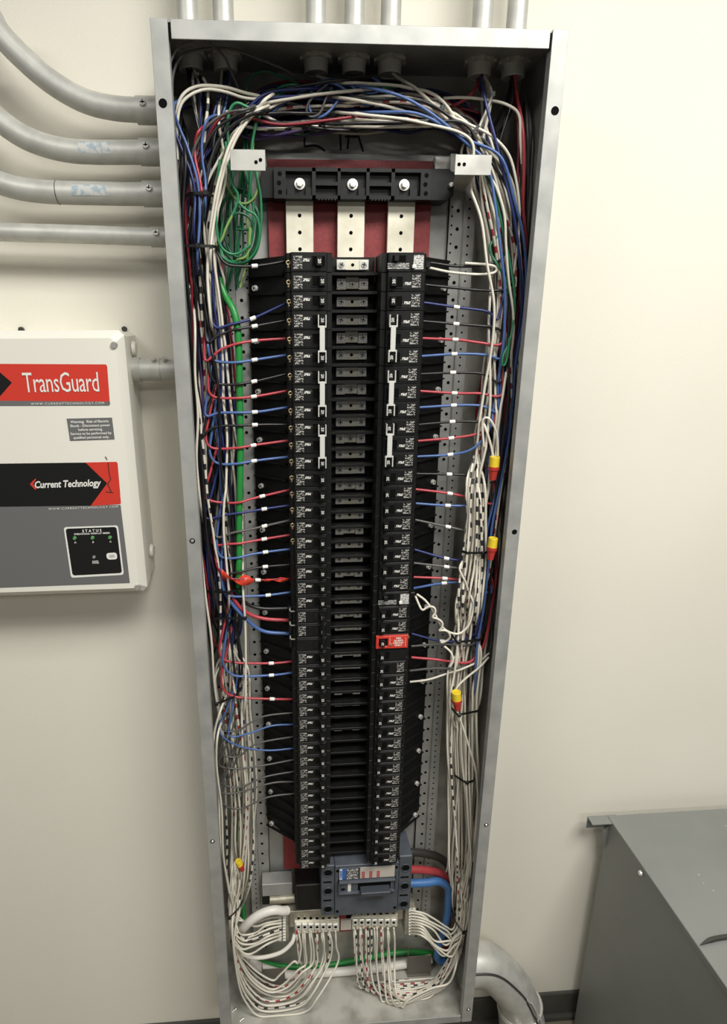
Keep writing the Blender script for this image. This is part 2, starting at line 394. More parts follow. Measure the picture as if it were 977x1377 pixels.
for i in range(42):
    k = 1 if i % 3 == 1 else 0; z = zrow(i)+.0012
    s = put('connector_strap', SM[k], bus, Vector((0, -.063, z))-B0)
    for x in (-.0165, .0165):
        put('screw_pad', pad, s, (x, -.003-.001*k, 0)); put('strap_screw', scr_m, s, (x, -.0042-.001*k, 0), (0, random.random(), 0)); put('screw_slot', slot_m, s, (x, -.0042-.001*k, 0), (0, random.random()*3, 0))
    if k == 0: put('strap_hole', dot, s, (0, -.003, 0))
    else: put('strap_screw', scr_m, s, (0, -.0014, -.001)); put('screw_slot', slot_m, s, (0, -.0014, -.001), (0, random.random()*3, 0))
    put('barrier_ledge', ledge, bus, Vector((0, -.056, zrow(i)-ROW/2))-B0); put('barrier_riser', riser, bus, Vector((0, -.056, zrow(i)))-B0)
# side wire barriers: slanted black panel with one rib per breaker row and a screw every third row
XO, XI, YO, YI = .1525, .0991, -.032, -.072
for s in (-1, 1):
    top, bot = Z0, Z0-42*ROW+.038
    g = G()
    c = [(s*XO, YO, top-.002), (s*XI, YI, top), (s*XI, YI, bot-.024), (s*XO, YO, bot+.0)]
    d = [(x, y+.004, z) for x, y, z in c]
    g.add(c+d, [(0, 1, 2, 3), (7, 6, 5, 4), (0, 4, 5, 1), (1, 5, 6, 2), (2, 6, 7, 3), (3, 7, 4, 0)])
    sh = g.build('wire_barrier', 'black2', bus)
    for i in range(41):
        z = Z0-ROW*(i+1)
        n = Vector((s*(YI-YO), -(XO-XI), 0)).normalized()
        if i == 0:
            a = Vector((s*XO, YO, 0)); b = Vector((s*XI, YI, 0)); off = Vector((s*.0046, -.0064, 0))*.8
            g = G(); pts = [a, b, b+off, a+off*.6]
            vs = [p+Vector((0, 0, h)) for h in (-.0012, .0012) for p in pts]
            g.add(vs, [(3, 2, 1, 0), (4, 5, 6, 7), (0, 1, 5, 4), (1, 2, 6, 5), (2, 3, 7, 6), (3, 0, 4, 7)])
            rib = g.mesh('barrier_rib', 'black')
        put('barrier_rib', rib, bus, Vector((0, 0, z))-B0)
    for i in range(14):
        z = zrow(3*i+1)-.004; p = Vector((s*(XO-.010), YO-.0075, z)); q = p+Vector((s*.0022, -.003, 0))
        q = p+Vector((s*.0024, -.0033, 0)); b = G().cyl(p, q, .0046, .0040, 12).build('barrier_screw', 'pale', bus)
        g = G().disc(q+Vector((s*.0001, -.0002, 0)), (s*.6, -.8, 0), .0016, 6); sub('screw_socket', g, 'hole', b, bus)

# ================================================================== circuit breakers
YB = -.12; BC = Vector((-.0665, -.06, 0))
def bmesh_part(name, g, m): return g.mesh(name, m, BC)
case_p = [(-.0992, -.058), (-.0992, -.104), (-.0965, -.1085), (-.0925, -.1085), (-.0915, YB+.0006), (-.0910, YB), (-.0425, YB), (-.0415, -.1125), (-.0345, -.1125), (-.0345, -.058)]
g = G().prism(case_p, -.0124, .0124, .0005); g.box(-.0895, -.0440, YB-.0008, YB+.001, -.0106, .0098, .0003)
CASE = bmesh_part('case', g, 'black')
F0 = YB-.0008
g = G().quad((-.0885, F0-.0002, -.0088), (-.0765, F0-.0002, -.0088), (-.0765, F0-.0002, .0085), (-.0885, F0-.0002, .0085)); LAB = bmesh_part('label_print', g, 'label')
g = G().quad((-.0755, F0-.0002, .0005), (-.0640, F0-.0002, .0005), (-.0640, F0-.0002, .0056), (-.0755, F0-.0002, .0056)); RAT = bmesh_part('rating_print', g, 'rating')
def slot_mesh():
    g = G(); x0, x1, z0, z1 = -.0628, -.0455, -.0062, .0072
    for a, b, c, d in ((x0-.001, x0, z0, z1), (x1, x1+.001, z0, z1), (x0-.001, x1+.001, z1, z1+.001), (x0-.001, x1+.001, z0-.001, z0)): g.box(a, b, F0-.0011, F0, c, d)
    return bmesh_part('handle_slot', g, 'black')
SLOT = slot_mesh()
SLOTF = bmesh_part('slot_floor', G().quad((-.0628, F0-.0003, -.0062), (-.0455, F0-.0003, -.0062), (-.0455, F0-.0003, .0072), (-.0628, F0-.0003, .0072)), 'hole')
def handle_mesh(x):
    g = G(); y0 = F0; y1 = F0-.0085
    vs = [(x-.0048, y0, -.0058), (x+.0052, y0, -.0058), (x+.0052, y0, .0066), (x-.0048, y0, .0066), (x-.002, y1, -.0052), (x+.0046, y1, -.0052), (x+.0046, y1, .006), (x-.002, y1, .006)]
    g.add(vs, [(0, 1, 2, 3), (7, 6, 5, 4), (0, 4, 5, 1), (1, 5, 6, 2), (2, 6, 7, 3), (3, 7, 4, 0)]); return bmesh_part('handle', g, 'black')
HON, HMID = handle_mesh(-.0508), handle_mesh(-.0548)
TERM = G().ring((-.0950, -.1090, .0), (0, -1, 0), .0026, .0011, 12, 6); TERM.box(-.0962, -.0938, -.1096, -.108, -.0065, -.0035); TERM = bmesh_part('terminal_screw', TERM, 'brass')
NUM = text_mesh('20', 'ink', .0058, .0001)
COLN = {-1: 'column nearer the surge protector', 1: 'column holding the fire alarm breaker'}
ORD = ('first second third fourth fifth sixth seventh eighth ninth tenth eleventh twelfth thirteenth fourteenth fifteenth sixteenth seventeenth eighteenth nineteenth twentieth '
       'twenty-first twenty-second twenty-third twenty-fourth twenty-fifth twenty-sixth twenty-seventh twenty-eighth twenty-ninth thirtieth thirty-first thirty-second thirty-third '
       'thirty-fourth thirty-fifth thirty-sixth thirty-seventh thirty-eighth thirty-ninth fortieth forty-first forty-second').split()
def bre_root(i, s, label, group=None, name='circuit_breaker'):
    o = put(name, None, None, (s*.0665, -.06, zrow(i))); 
    if s > 0: o.rotation_euler = (0, PI, 0)
    ORG[o] = tuple(BC); return tag(o, label, 'circuit breaker', group)
def number_on(h, x, z=.0, s=-1):
    n = put('rating_number', NUM, h, Vector((x, F0-.0087, z))-BC); n.rotation_euler = (PI/2, PI/2, 0)
GRP = 'circuit breakers in the two columns'
TIED = set(range(3, 12))
for s in (-1, 1):
    for i in range(42):
        if s < 0 and i in (21, 22, 23): continue
        if s > 0 and i in (0, 20, 23): continue
        state = 'handle off' if (s < 0 and i == 0) else ('with handle tie' if i in TIED else 'with white print')
        o = bre_root(i, s, f'black breaker {state}, {ORD[i]} down the {COLN[s]}', GRP)
        put('case', CASE, o)
        plain = s > 0 and i == 24
        if not (s > 0 and i in (24, 25)): put('rating_print', RAT, o)
        if not plain: put('label_print', LAB, o)
        sl = put('handle_slot', SLOT, o); put('slot_floor', SLOTF, sl)
        mid = s < 0 and i == 0
        h = put('handle', HMID if mid else HON, o); number_on(h, -.0535 if mid else -.0495, .0002)
        if s < 0 and i < 17: put('terminal_screw', TERM, o)
# ground fault breakers: grey legend, white label, test button
for i in (0, 20):
    o = bre_root(i, 1, ('ground fault breaker with white label, top of the column with the fire alarm breaker' if i == 0 else
                        'ground fault breaker with grey label and curly white pigtail, third above fire alarm breaker'))
    put('case', CASE, o)
    G().quad((-.0915, F0-.0003, -.009), (-.0775, F0-.0003, -.009), (-.0775, F0-.0003, .0092), (-.0915, F0-.0003, .0092)).build('paper_label', 'fine', o)
    G().box(-.0800, -.0755, F0-.0035, F0, .0035, .0080, .0004).build('test_button', 'white', o)
    G().quad((-.0715, F0-.0003, .0015), (-.0415, F0-.0003, .0015), (-.0415, F0-.0003, .0092), (-.0715, F0-.0003, .0092)).build('legend_panel', 'greyprint', o)
    g = G().box(-.0665, -.0480, F0-.0004, F0, -.0085, -.0005); sl = g.build('handle_slot', 'hole', o)
    G().box(-.0555, -.0490, F0-.009, F0, -.0085, -.0005, .0006).build('handle', 'black', o)
    G().box(-.106, -.0985, -.104, -.09, -.003, .006, .001).build('pigtail_lug', 'black', o)
# fire alarm breaker with its red lock-off cover
o = bre_root(23, 1, 'breaker with bright red fire alarm cover and white lettering', None, 'fire_alarm_breaker')
put('case', CASE, o); put('terminal_screw', TERM, o); h = put('handle', HON, o); number_on(h, -.0495)
g = G()
for a, b, c, d in ((-.0925, -.0590, -.0113, .0113), (-.0440, -.0395, -.0113, .0113), (-.0590, -.0440, .0075, .0113), (-.0590, -.0440, -.0113, -.0070)): g.box(a, b, F0-.0035, F0+.002, c, d, .0004)
cv = g.build('lock_cover', 'lred', o)
FA = text_mesh('FIRE\nALARM\nCIRCUIT\nONLY', 'ink', .0043, .00016, sx=1.1)
t = put('cover_lettering', FA, cv, Vector((-.0765, F0-.0038, -.0048))-BC); t.rotation_euler = (PI/2, PI, 0)
t.location = Vector((-.0765, F0-.0038, -.0005))-BC
g = G().box(-.0886, -.0882, F0-.0037, F0-.0034, -.008, .008); g.box(-.0625, -.0620, F0-.0037, F0-.0034, -.009, .004); sub('cover_line', g, 'ink', cv, o)
g = G().cyl((-.0645, F0-.0035, .0045), (-.0645, F0-.005, .0045), .0024, .002, 10); sub('cover_screw', g, 'brass', cv, o)
# three-pole breaker
o = bre_root(22, -1, 'black three-pole breaker with thick black, red and blue wires at its side', None, 'three_pole_breaker')
for k in (-1, 0, 1):
    dz = -k*ROW
    c = put('case', CASE, o, (0, 0, dz))
    put('handle_slot', SLOT, o, (0, 0, dz)); h = put('handle', HON, o, (0, 0, dz)); number_on(h, -.0495)
    g = G().box(-.1035, -.0985, -.108, -.080, dz-.0115, dz+.0115, .0006); g.build('terminal_block', 'black', o)
    g = G().box(-.1025, -.1005, -.1095, -.1075, dz+.0035, dz+.010); g.box(-.1025, -.0935, -.1095, -.1080, dz+.0035, dz+.0052); g.build('terminal_clip', 'alu', o)
    if k < 1: put('label_print', LAB, o, (0, 0, dz))
G().box(-.0505, -.0475, F0-.012, F0-.0085, -ROW-.004, ROW+.004, .0004).build('handle_bar', 'black', o)
# handle ties
def tie_mesh():
    g = G(); L = ROW
    g.box(-.0036, .0036, -.0028, 0, -L+.0075, L-.0075, .0004)
    for s in (-1, 1):
        for e in (-1, 1): g.box(s*.0052-.0007, s*.0052+.0007, -.0030, .004, e*(L-.0085), e*(L+.0068), .0002)
        g.box(s*.0036, s*.0058, -.0028, 0, -L+.0075, -L+.0100); g.box(s*.0036, s*.0058, -.0028, 0, L-.0100, L-.0075)
    return g.mesh('handle_tie', 'bright')
TIE = tie_mesh()
for s in (-1, 1):
    for q, i in enumerate((4, 7, 10)):
        o = put('handle_tie', TIE, None, (s*.0500, F0-.0095, zrow(i)+.0004))
        tag(o, f'steel handle tie, {("top", "middle", "bottom")[q]} of three in the {COLN[s]}', 'handle tie', 'handle ties on three-pole groups')

# ================================================================== wires
WN = dict(white='w_white', black='w_black', grey='w_grey', blue='w_blue', navy='w_navy', red='w_red', dred='w_dred', green='w_green', dgreen='w_dgreen', lime='w_lime', purple='w_purple',
          sblack='s_black', sred='s_red', sblue='s_blue')
SAY = dict(white='white', black='black', grey='dark grey', blue='blue', navy='navy blue', red='red', dred='dark red', green='green', dgreen='dark green', lime='lime green', purple='purple',
           sblack='black-dashed white', sred='red-dashed white', sblue='blue-dashed white')
def say(c): return SAY[c]+' wire'
WR = .0020
def clampP(p, r=.003):
    x = max(-W2+.004+r, min(W2-.004-r, p.x)); y = min(-.0035-r, max(-D+.004, p.y)); z = max(.0022+r, min(H-.004-r, p.z))
    return Vector((x, y, z))
WIRES = []
def wire(pts, col, label, group=None, r=WR, n=7, seg=6, name='wire', raw=False, clamp=True, pin=(0., 0.)):
    """pts: (u, v, y) traces on planes of known depth inside the cabinet. The mesh is made in pack_wires(),
    once all wires are laid out and pressed side by side so that none runs through another."""
    P = [Vector(p) if raw else at(p[0], p[1], y=p[2]) for p in pts]
    if clamp: P = [clampP(p, r) for p in P]
    P = catmull(P, seg)
    if clamp: P = [clampP(p, r) for p in P]
    o = put(name, bpy.data.meshes.new(name), None); tag(o, label, 'wire' if name == 'wire' else 'cable', group)
    rec = dict(o=o, P=P, r=r, n=n, m=WN.get(col, col), ph=random.random(), pin=pin, hooks=[]); WIRES.append(rec)
    return rec, P
def sleeve(rec, us):
    """white number sleeve on a branch wire, where it crosses the rail"""
    def make(rec, P):
        k = min(range(2, len(P)-2), key=lambda q: abs(px_of(P[q])[0]-us)); c = P[k]; t = (P[k+1]-P[k-1]).normalized()
        put('number_sleeve', G().cyl(c-t*.0042, c+t*.0042, .0030, n=10).mesh('number_sleeve', 'white', P[0]), rec['o'])
    rec['hooks'].append(make)

def px_of(p):
    d = p-CAM; z = d.dot(_f); return (488.5+PX+F_PX*d.dot(_r)/z, 688.5+PY-F_PX*d.dot(_u)/z)
# ---- trunks (u, v, half width in pixels)
TL = [(285, 200, 26), (272, 270, 26), (270, 340, 30), (274, 420, 30), (284, 520, 30), (290, 620, 30), (296, 720, 28), (304, 820, 24), (312, 900, 22), (318, 980, 20), (324, 1060, 19), (324, 1150, 17), (318, 1215, 11), (320, 1262, 14)]
TR = [(640, 190, 26), (662, 240, 27), (680, 310, 27), (684, 400, 25), (676, 490, 26), (668, 580, 26), (660, 660, 24), (648, 740, 22), (636, 820, 22), (626, 900, 20), (622, 980, 20), (623, 1050, 18), (624, 1130, 19), (621, 1200, 18), (617, 1245, 15)]
def trunk_at(T, v):
    for a, b in zip(T, T[1:]):
        if a[1] <= v <= b[1]:
            t = (v-a[1])/(b[1]-a[1]); t2 = t
            return a[0]+(b[0]-a[0])*t2, a[2]+(b[2]-a[2])*t2
    return (T[0][0], T[0][2]) if v < T[0][1] else (T[-1][0], T[-1][2])
def lane(T, v0, v1, lane0, y0, wob=.22, step=55):
    out = []; v = v0; ph = random.random()*9; k = random.uniform(.006, .014); ph2 = random.random()*9
    while v < v1+1:
        u, hw = trunk_at(T, v); l = lane0+wob*math.sin(v*k+ph)+.1*math.sin(v*.03+ph2)
        out.append((u+hw*max(-1.1, min(1.1, l)), v, y0+.008*math.sin(v*.011+ph2))); v += step
    return out
# ---- top crossing: wires from the left gutter over the top to the right gutter
def bundle(T, n, cols, v0r, v1r, ya, yb, side, grp, pre=None, post=None, desc='running down the gutter'):
    for k in range(n):
        c = random.choice(cols); l = -1+2*(k+random.random())/n; y = random.uniform(ya, yb)
        v0 = random.uniform(*v0r); v1 = random.uniform(*v1r)
        pts = lane(T, v0, v1, l, y)
        d = desc
        if pre: q, d = pre(k/n, l, y); pts = q+pts
        else: pts = [(trunk_at(T, v0-30)[0], v0-34, min(y+.022, -.034))]+pts
        pts = pts+[(trunk_at(T, pts[-1][1])[0], pts[-1][1]+36, -.018)]
        wire(pts, c, f'{say(c)} {d} {side}', f'{SAY[c]} wires {d} {side}')
LS, RS = 'next to the surge protector', 'opposite the surge protector'
R = random.uniform
# left gutter upper: mixed colours, entering from the top crossing
def preL(t, l, y):
    k = random.random()
    if k < .6:   # from the crossing at the top
        v = R(118, 175); return [(R(520, 540), v+R(-10, 4), -.014), (R(420, 500), v+R(-14, 10), y+.01), (R(340, 380), v+R(-8, 14), y), (R(296, 318), R(150, 188), y)], 'from the top crossing into the gutter'
    if k < .85: return [(R(255, 262), 92, -.05), (R(258, 285), R(120, 150), y)], 'from the corner bushing into the gutter'
    return [(R(298, 310), 92, -.05), (R(292, 305), R(125, 160), y)], 'from the second bushing into the gutter'
bundle(TL, 30, ['black', 'black', 'black', 'black', 'navy', 'navy', 'white', 'grey', 'sblack', 'dred', 'purple'], (205, 250), (560, 900), -.09, -.03, LS, 'wires in the gutter by the surge protector', preL)
bundle(TL, 16, ['sblack', 'sred', 'white', 'white', 'black', 'dred', 'navy', 'black', 'blue', 'black', 'navy'], (210, 260), (640, 1000), -.094, -.08, LS, 'wires in the gutter by the surge protector', preL)
# dark wires hugging the cabinet side
TLB = [(244, 200, 8), (240, 300, 9), (250, 420, 9), (262, 560, 10), (272, 700, 10), (282, 830, 10), (296, 930, 10), (300, 1060, 9), (310, 1200, 6)]
bundle(TLB, 9, ['black', 'black', 'black', 'grey'], (180, 230), (700, 900), -.12, -.05, LS, '', desc='hugging the cabinet side')
# violet and red pair beside the green cable
TLC = [(296, 400, 10), (302, 520, 12), (310, 620, 12), (310, 740, 11), (304, 830, 10), (302, 900, 8)]
bundle(TLC, 9, ['navy', 'purple', 'dred', 'blue', 'blue', 'navy'], (405, 460), (800, 900), -.075, -.05, LS, '', desc='beside the thick green cable')
# left gutter lower: mostly white, running to the neutral bar
LOWL = ['white']*9+['sblack', 'sblack', 'sred', 'sblue']
bundle(TL, 22, LOWL, (880, 930), (1185, 1200), -.086, -.05, LS, '', desc='in the lower gutter')
# long white strays near the flange
for pts in ([(256, 590, -.05), (262, 640, -.12), (268, 720, -.125), (276, 800, -.125), (284, 860, -.125), (288, 920, -.12), (294, 960, -.10), (302, 990, -.03)],
            [(308, 925, -.04), (298, 950, -.115), (288, 985, -.125), (287, 1020, -.125), (294, 1070, -.12), (296, 1130, -.12), (306, 1185, -.11), (312, 1215, -.1)],
            [(304, 955, -.04), (293, 985, -.12), (291, 1030, -.125), (298, 1090, -.12), (300, 1150, -.12), (308, 1200, -.11)],
            [(258, 400, -.05), (262, 440, -.115), (262, 500, -.12), (266, 560, -.12), (264, 620, -.12), (270, 680, -.11), (278, 720, -.04)]):
    wire(pts, 'white', 'stray white wire close to the flange next to the surge protector', 'stray white wires by the flange')
# ---- right gutter
def preR(t, l, y):
    k = random.random()
    if k < .6:
        v = R(118, 165); return [(R(395, 420), v+R(-8, 4), -.014), (R(440, 520), v+R(-8, 8), y+.01), (R(555, 585), v+R(0, 14), y), (R(618, 636), R(160, 190), y)], 'from the top crossing into the gutter'
    if k < .8: return [(R(645, 652), 95, -.055), (R(648, 662), R(125, 165), y)], 'from the inner bushing into the gutter'
    return [(R(686, 694), 97, -.055), (R(676, 690), R(130, 170), y)], 'from the outer bushing into the gutter'
bundle(TR, 24, ['navy', 'black', 'white', 'dred', 'grey', 'navy', 'white', 'navy', 'black'], (200, 240), (560, 900), -.09, -.03, RS, 'wires in the gutter opposite the surge protector', preR)
bundle(TR, 14, ['white', 'white', 'white', 'sred', 'navy', 'white', 'black', 'blue'], (205, 250), (820, 1000), -.105, -.085, RS, 'wires in the gutter opposite the surge protector', preR)
TRS = [(640, 640, 10), (640, 720, 14), (632, 800, 19), (624, 850, 19)]
bundle(TRS, 13, ['sblack', 'sred', 'white', 'sred', 'sblack'], (640, 680), (830, 850), -.112, -.095, RS, '', desc='in the short dashed bunch')
bundle(TR, 26, ['white']*10+['sblack'], (840, 900), (1190, 1225), -.098, -.05, RS, '', desc='in the lower gutter')
TRB = [(706, 200, 8), (714, 300, 7), (706, 420, 8), (698, 520, 8), (686, 640, 8), (672, 760, 8), (660, 860, 7), (655, 930, 5)]
bundle(TRB, 7, ['black', 'grey', 'black', 'black', 'white'], (150, 230), (720, 920), -.09, -.04, RS, '', desc='hugging the cabinet side')
# ---- crossing at the very top
TOPC = ['navy', 'navy', 'black', 'navy', 'navy', 'dred', 'sblack', 'navy', 'navy', 'black', 'white', 'navy', 'grey', 'navy', 'dgreen', 'sred', 'red', 'navy', 'black', 'dred', 'navy', 'navy', 'black', 'navy', 'grey', 'navy']
for k, c in enumerate(TOPC):
    v = 118+42*((k*7) % len(TOPC))/len(TOPC); y = R(-.06, -.02)
    pts = [(R(300, 340), v+R(10, 30), y), (R(370, 400), v+R(-4, 8), y)]
    for u in (440, 490, 540, 585): pts.append((u+R(-10, 10), v+R(-6, 6)+(u-440)*.09+8*math.sin((u-440)*.01+k), y+R(-.006, .006)))
    pts.append((R(628, 652), v+R(26, 50), y)); pts.append((R(650, 672), v+R(70, 100), y))
    wire(pts, c, f'{say(c)} crossing below the top of the cabinet', 'wires crossing under the cabinet top')
# explicit single wires near the top
E = -.085
for c, lab, r, pts in [
    ('white', 'white wire arching high in the corner next to the surge protector', .0021, [(236, 210, -.11), (236, 160, -.11), (243, 130, -.11), (265, 116, -.105), (300, 117, -.10), (330, 125, -.09), (352, 130, -.085), (366, 138, -.08), (392, 146, -.035)]),
    ('white', 'white wire arching just under its twin in the upper corner', .0020, [(238, 215, -.11), (238, 165, -.11), (246, 136, -.11), (272, 121, -.105), (300, 123, -.10), (326, 132, -.09), (346, 135, -.085), (362, 133, -.08), (388, 138, -.035)]),
    ('grey', 'dark wire arching under the cabinet top to the flange', .0018, [(231, 130, -.12), (233, 98, -.12), (246, 74, -.12), (275, 66, -.11), (310, 66, -.10), (345, 78, -.09), (385, 95, -.08), (402, 108, -.07)]),
    ('grey', 'thin dark wire arching highest at the cabinet corner', .0015, [(229, 84, -.13), (238, 66, -.13), (255, 56, -.125), (275, 56, -.12), (300, 74, -.10), (310, 95, -.09), (320, 118, -.08)]),
    ('green', 'green wire arching from the bushings toward the coil', .0021, [(352, 142, -.07), (370, 122, -.07), (392, 114, -.075), (420, 120, -.07), (450, 126, -.075), (480, 118, -.075), (515, 119, -.07), (535, 117, -.06)]),
    ('green', 'thin green wire hooped behind the white wires at the top', .0016, [(330, 150, -.06), (331, 120, -.06), (340, 102, -.06), (358, 96, -.06), (380, 104, -.06), (400, 112, -.06)]),
    ('green', 'green wire hooped over the coil beside the surge protector gutter', .0020, [(308, 215, -.10), (306, 170, -.10), (309, 148, -.10), (318, 139, -.10), (330, 145, -.095), (345, 152, -.09)]),
    ('green', 'green wire sweeping from the top crossing into the coil', .0021, [(412, 114, -.08), (380, 122, -.085), (360, 140, -.09), (345, 165, -.09), (338, 200, -.09), (337, 240, -.085), (332, 290, -.08)]),
    ('dgreen', 'dark green wire dipping over the marker writing', .0014, [(366, 150, -.05), (380, 170, -.045), (395, 180, -.045), (412, 180, -.04), (424, 172, -.04), (428, 160, -.04)]),
    ('blue', 'steel blue wire looped in the middle of the top crossing', .0018, [(520, 128, -.08), (490, 138, -.08), (450, 112, -.085), (425, 116, -.085), (415, 135, -.085), (420, 154, -.085), (430, 157, -.085), (442, 150, -.085), (455, 134, -.08)]),
    ('blue', 'second steel blue wire looped over the top crossing', .0018, [(500, 104, -.08), (512, 112, -.08), (510, 122, -.08), (490, 124, -.08), (460, 108, -.08), (430, 110, -.08), (400, 126, -.08), (370, 146, -.08), (350, 165, -.085)]),
    ('grey', 'dark wire hanging in a loop under the top crossing', .0016, [(440, 112, -.085), (420, 130, -.088), (412, 145, -.088), (416, 156, -.088), (430, 152, -.088), (438, 132, -.088), (446, 118, -.085)]),
    ('white', 'bright white wire slanting from the crossing to the far gutter', .0021, [(415, 126, -.03), (455, 130, -.085), (490, 135, -.09), (525, 144, -.09), (560, 155, -.085), (590, 160, -.07), (620, 170, -.03)]),
    ('white', 'white wire falling from a bushing and sweeping into the far gutter', .0019, [(532, 97, -.07), (545, 110, -.08), (570, 130, -.09), (600, 155, -.095), (630, 168, -.095), (660, 182, -.10), (682, 205, -.10), (692, 235, -.10), (698, 280, -.10), (696, 330, -.095), (690, 380, -.09)]),
    ('white', 'white wire bowed across the upper corner opposite the surge protector', .0019, [(540, 138, -.07), (580, 134, -.075), (620, 131, -.08), (660, 135, -.085), (684, 142, -.09), (698, 155, -.09), (700, 185, -.09), (702, 220, -.085)]),
    ('red', 'thick red wire dropping from the outer bushing to the fire alarm rows', .0024, [(689, 100, -.06), (694, 130, -.07), (701, 165, -.085), (704, 220, -.09), (703, 280, -.09), (707, 330, -.09), (712, 380, -.085), (709, 450, -.08), (700, 520, -.075), (692, 590, -.07), (682, 660, -.075), (672, 720, -.08), (666, 780, -.09), (658, 830, -.095), (650, 870, -.10), (634, 890, -.10), (610, 891, -.095), (585, 887, -.09), (553, 884, -.082)]),
    ('dred', 'dark red wire beside the thick red one at the bushing', .0021, [(686, 100, -.055), (690, 130, -.06), (696, 170, -.07), (696, 230, -.075), (690, 300, -.075), (684, 360, -.07), (680, 430, -.07)]),
    ('red', 'red wire falling from the inner bushing into the top crossing', .0022, [(650, 98, -.055), (644, 112, -.06), (630, 130, -.065), (610, 142, -.06), (590, 150, -.055), (560, 156, -.05)]),
    ('white', 'white wire falling straight from the inner bushing', .0019, [(655, 98, -.055), (658, 120, -.06), (658, 145, -.07), (652, 165, -.07), (660, 190, -.075), (672, 230, -.08), (686, 290, -.085), (684, 360, -.085), (672, 430, -.085)]),
    ('green', 'bright green wire strung down the far gutter from the bracket', .0017, [(652, 235, -.10), (664, 260, -.10), (672, 290, -.10), (678, 320, -.10), (686, 360, -.10), (692, 410, -.10), (690, 440, -.10)]),
    ('white', 'white wire hanging beside the bright green one', .0018, [(655, 232, -.105), (668, 255, -.105), (678, 290, -.105), (680, 330, -.105), (684, 380, -.105), (690, 430, -.10), (686, 480, -.095), (672, 540, -.09), (668, 570, -.09)]),
    ('green', 'short green wire hooked in front of the far rail', .0017, [(668, 318, -.09), (658, 332, -.095), (661, 345, -.095), (670, 360, -.10), (680, 378, -.10), (684, 395, -.10)]),
    ('green', 'green wire folded in a tight hairpin in the far gutter', .0016, [(690, 430, -.10), (684, 460, -.105), (676, 478, -.11), (675, 492, -.11), (679, 490, -.11), (683, 472, -.11), (684, 455, -.11)]),
]:
    wire(pts, c, lab, None, r)
# green coil in the upper corner beside the surge protector
for k in range(3):
    y = -.055-.008*k; dx, dy = R(-5, 5), R(-6, 6); rx, ry = 26+R(-5, 6), 46+R(-8, 12); pts = []
    for q in range(0, 9+k):
        a = -PI*.75+2*PI*q/10
        pts.append((322+dx+rx*math.cos(a)*(1 if k % 2 else -1)+R(-3, 3), 302+dy+ry*math.sin(a)+R(-4, 4), y+.0005*q))
    c = ('dgreen', 'green', 'dgreen')[k]
    wire(pts, c, f'{SAY[c]} ground wire coiled below the cover bracket', 'coiled ground wires', .0018)
for k, (c, tr) in enumerate([('green', [(328, 222), (331, 236), (338, 262), (341, 295), (338, 325), (328, 345), (312, 352), (300, 345), (296, 330)]), ('green', [(342, 222), (344, 234), (350, 262), (351, 300), (346, 335), (332, 352), (312, 358), (299, 350), (296, 328), (299, 300)]),
                             ('lime', [(298, 200), (302, 240), (312, 262), (325, 274), (338, 270), (346, 255), (345, 232)]), ('green', [(318, 270), (330, 282), (344, 290), (349, 312), (343, 338), (328, 353), (308, 352), (295, 342)]),
                             ('dgreen', [(305, 300), (312, 290), (322, 286), (335, 292), (339, 303), (333, 309), (318, 308)]), ('lime', [(336, 305), (335, 330), (331, 345), (318, 349)]), ('lime', [(312, 290), (303, 308), (298, 322), (290, 332)]),
                             ('green', [(303, 190), (307, 222), (312, 248), (320, 262), (316, 280), (306, 300)]), ('green', [(296, 215), (292, 250), (290, 290), (294, 325), (306, 340), (320, 341), (336, 330)])]):
    wire([(u, v, -.088-.003*k+.002*q) for q, (u, v) in enumerate(tr)], c, f'{SAY[c]} ground wire bent loosely in front of the coil', 'loose ground wires at the coil', .0018)
# wires slanting into the near gutter
for k, (c, r_, tr) in enumerate([('white', .0021, [(358, 132), (345, 146), (325, 168), (310, 192), (299, 225), (290, 262), (283, 310), (279, 370), (283, 430)]), ('white', .0020, [(352, 145), (335, 160), (318, 185), (306, 215), (296, 250), (287, 300), (282, 350)]),
                                 ('black', .0019, [(340, 150), (315, 158), (292, 172), (276, 196), (268, 230), (266, 270), (270, 330)]), ('black', .0019, [(352, 150), (326, 160), (300, 180), (285, 210), (277, 250), (273, 300)]),
                                 ('grey', .0018, [(332, 147), (304, 152), (278, 170), (262, 196), (256, 225), (258, 262)]), ('red', .0019, [(272, 172), (263, 190), (262, 212), (268, 240), (272, 266)]),
                                 ('blue', .0019, [(234, 140), (238, 165), (250, 195), (260, 222), (267, 250), (269, 290), (265, 350)]), ('navy', .0019, [(232, 150), (236, 178), (246, 205), (256, 232), (262, 262), (260, 320)]), ('blue', .0017, [(280, 160), (272, 185), (272, 215), (276, 245), (274, 280)])]):
    wire([(tr[0][0]+26, tr[0][1]-7, -.04)]+[(u, v, -.108-.001*k) for u, v in tr]+[(tr[-1][0]+3, tr[-1][1]+34, -.04)], c, f'{say(c)} slanting across the upper corner into the gutter by the surge protector', 'wires slanting into the near gutter', r_)
for k in range(7):
    x = 304+5*k+R(-2, 2); c = ('dgreen', 'green', 'dgreen', 'green', 'green', 'dgreen', 'lime')[k]; y = -.05-.004*k
    wire([(x+R(0, 14), 150+R(-10, 15), y+.02), (x+R(-4, 6), 220, y), (x+R(-5, 5), 280, y), (x+R(-6, 6)-2, 340, y), (x-6+R(-6, 4), 380+R(0, 25), y)], c, f'{SAY[c]} ground wire hanging straight behind the coil', 'hanging ground wires', .0018)
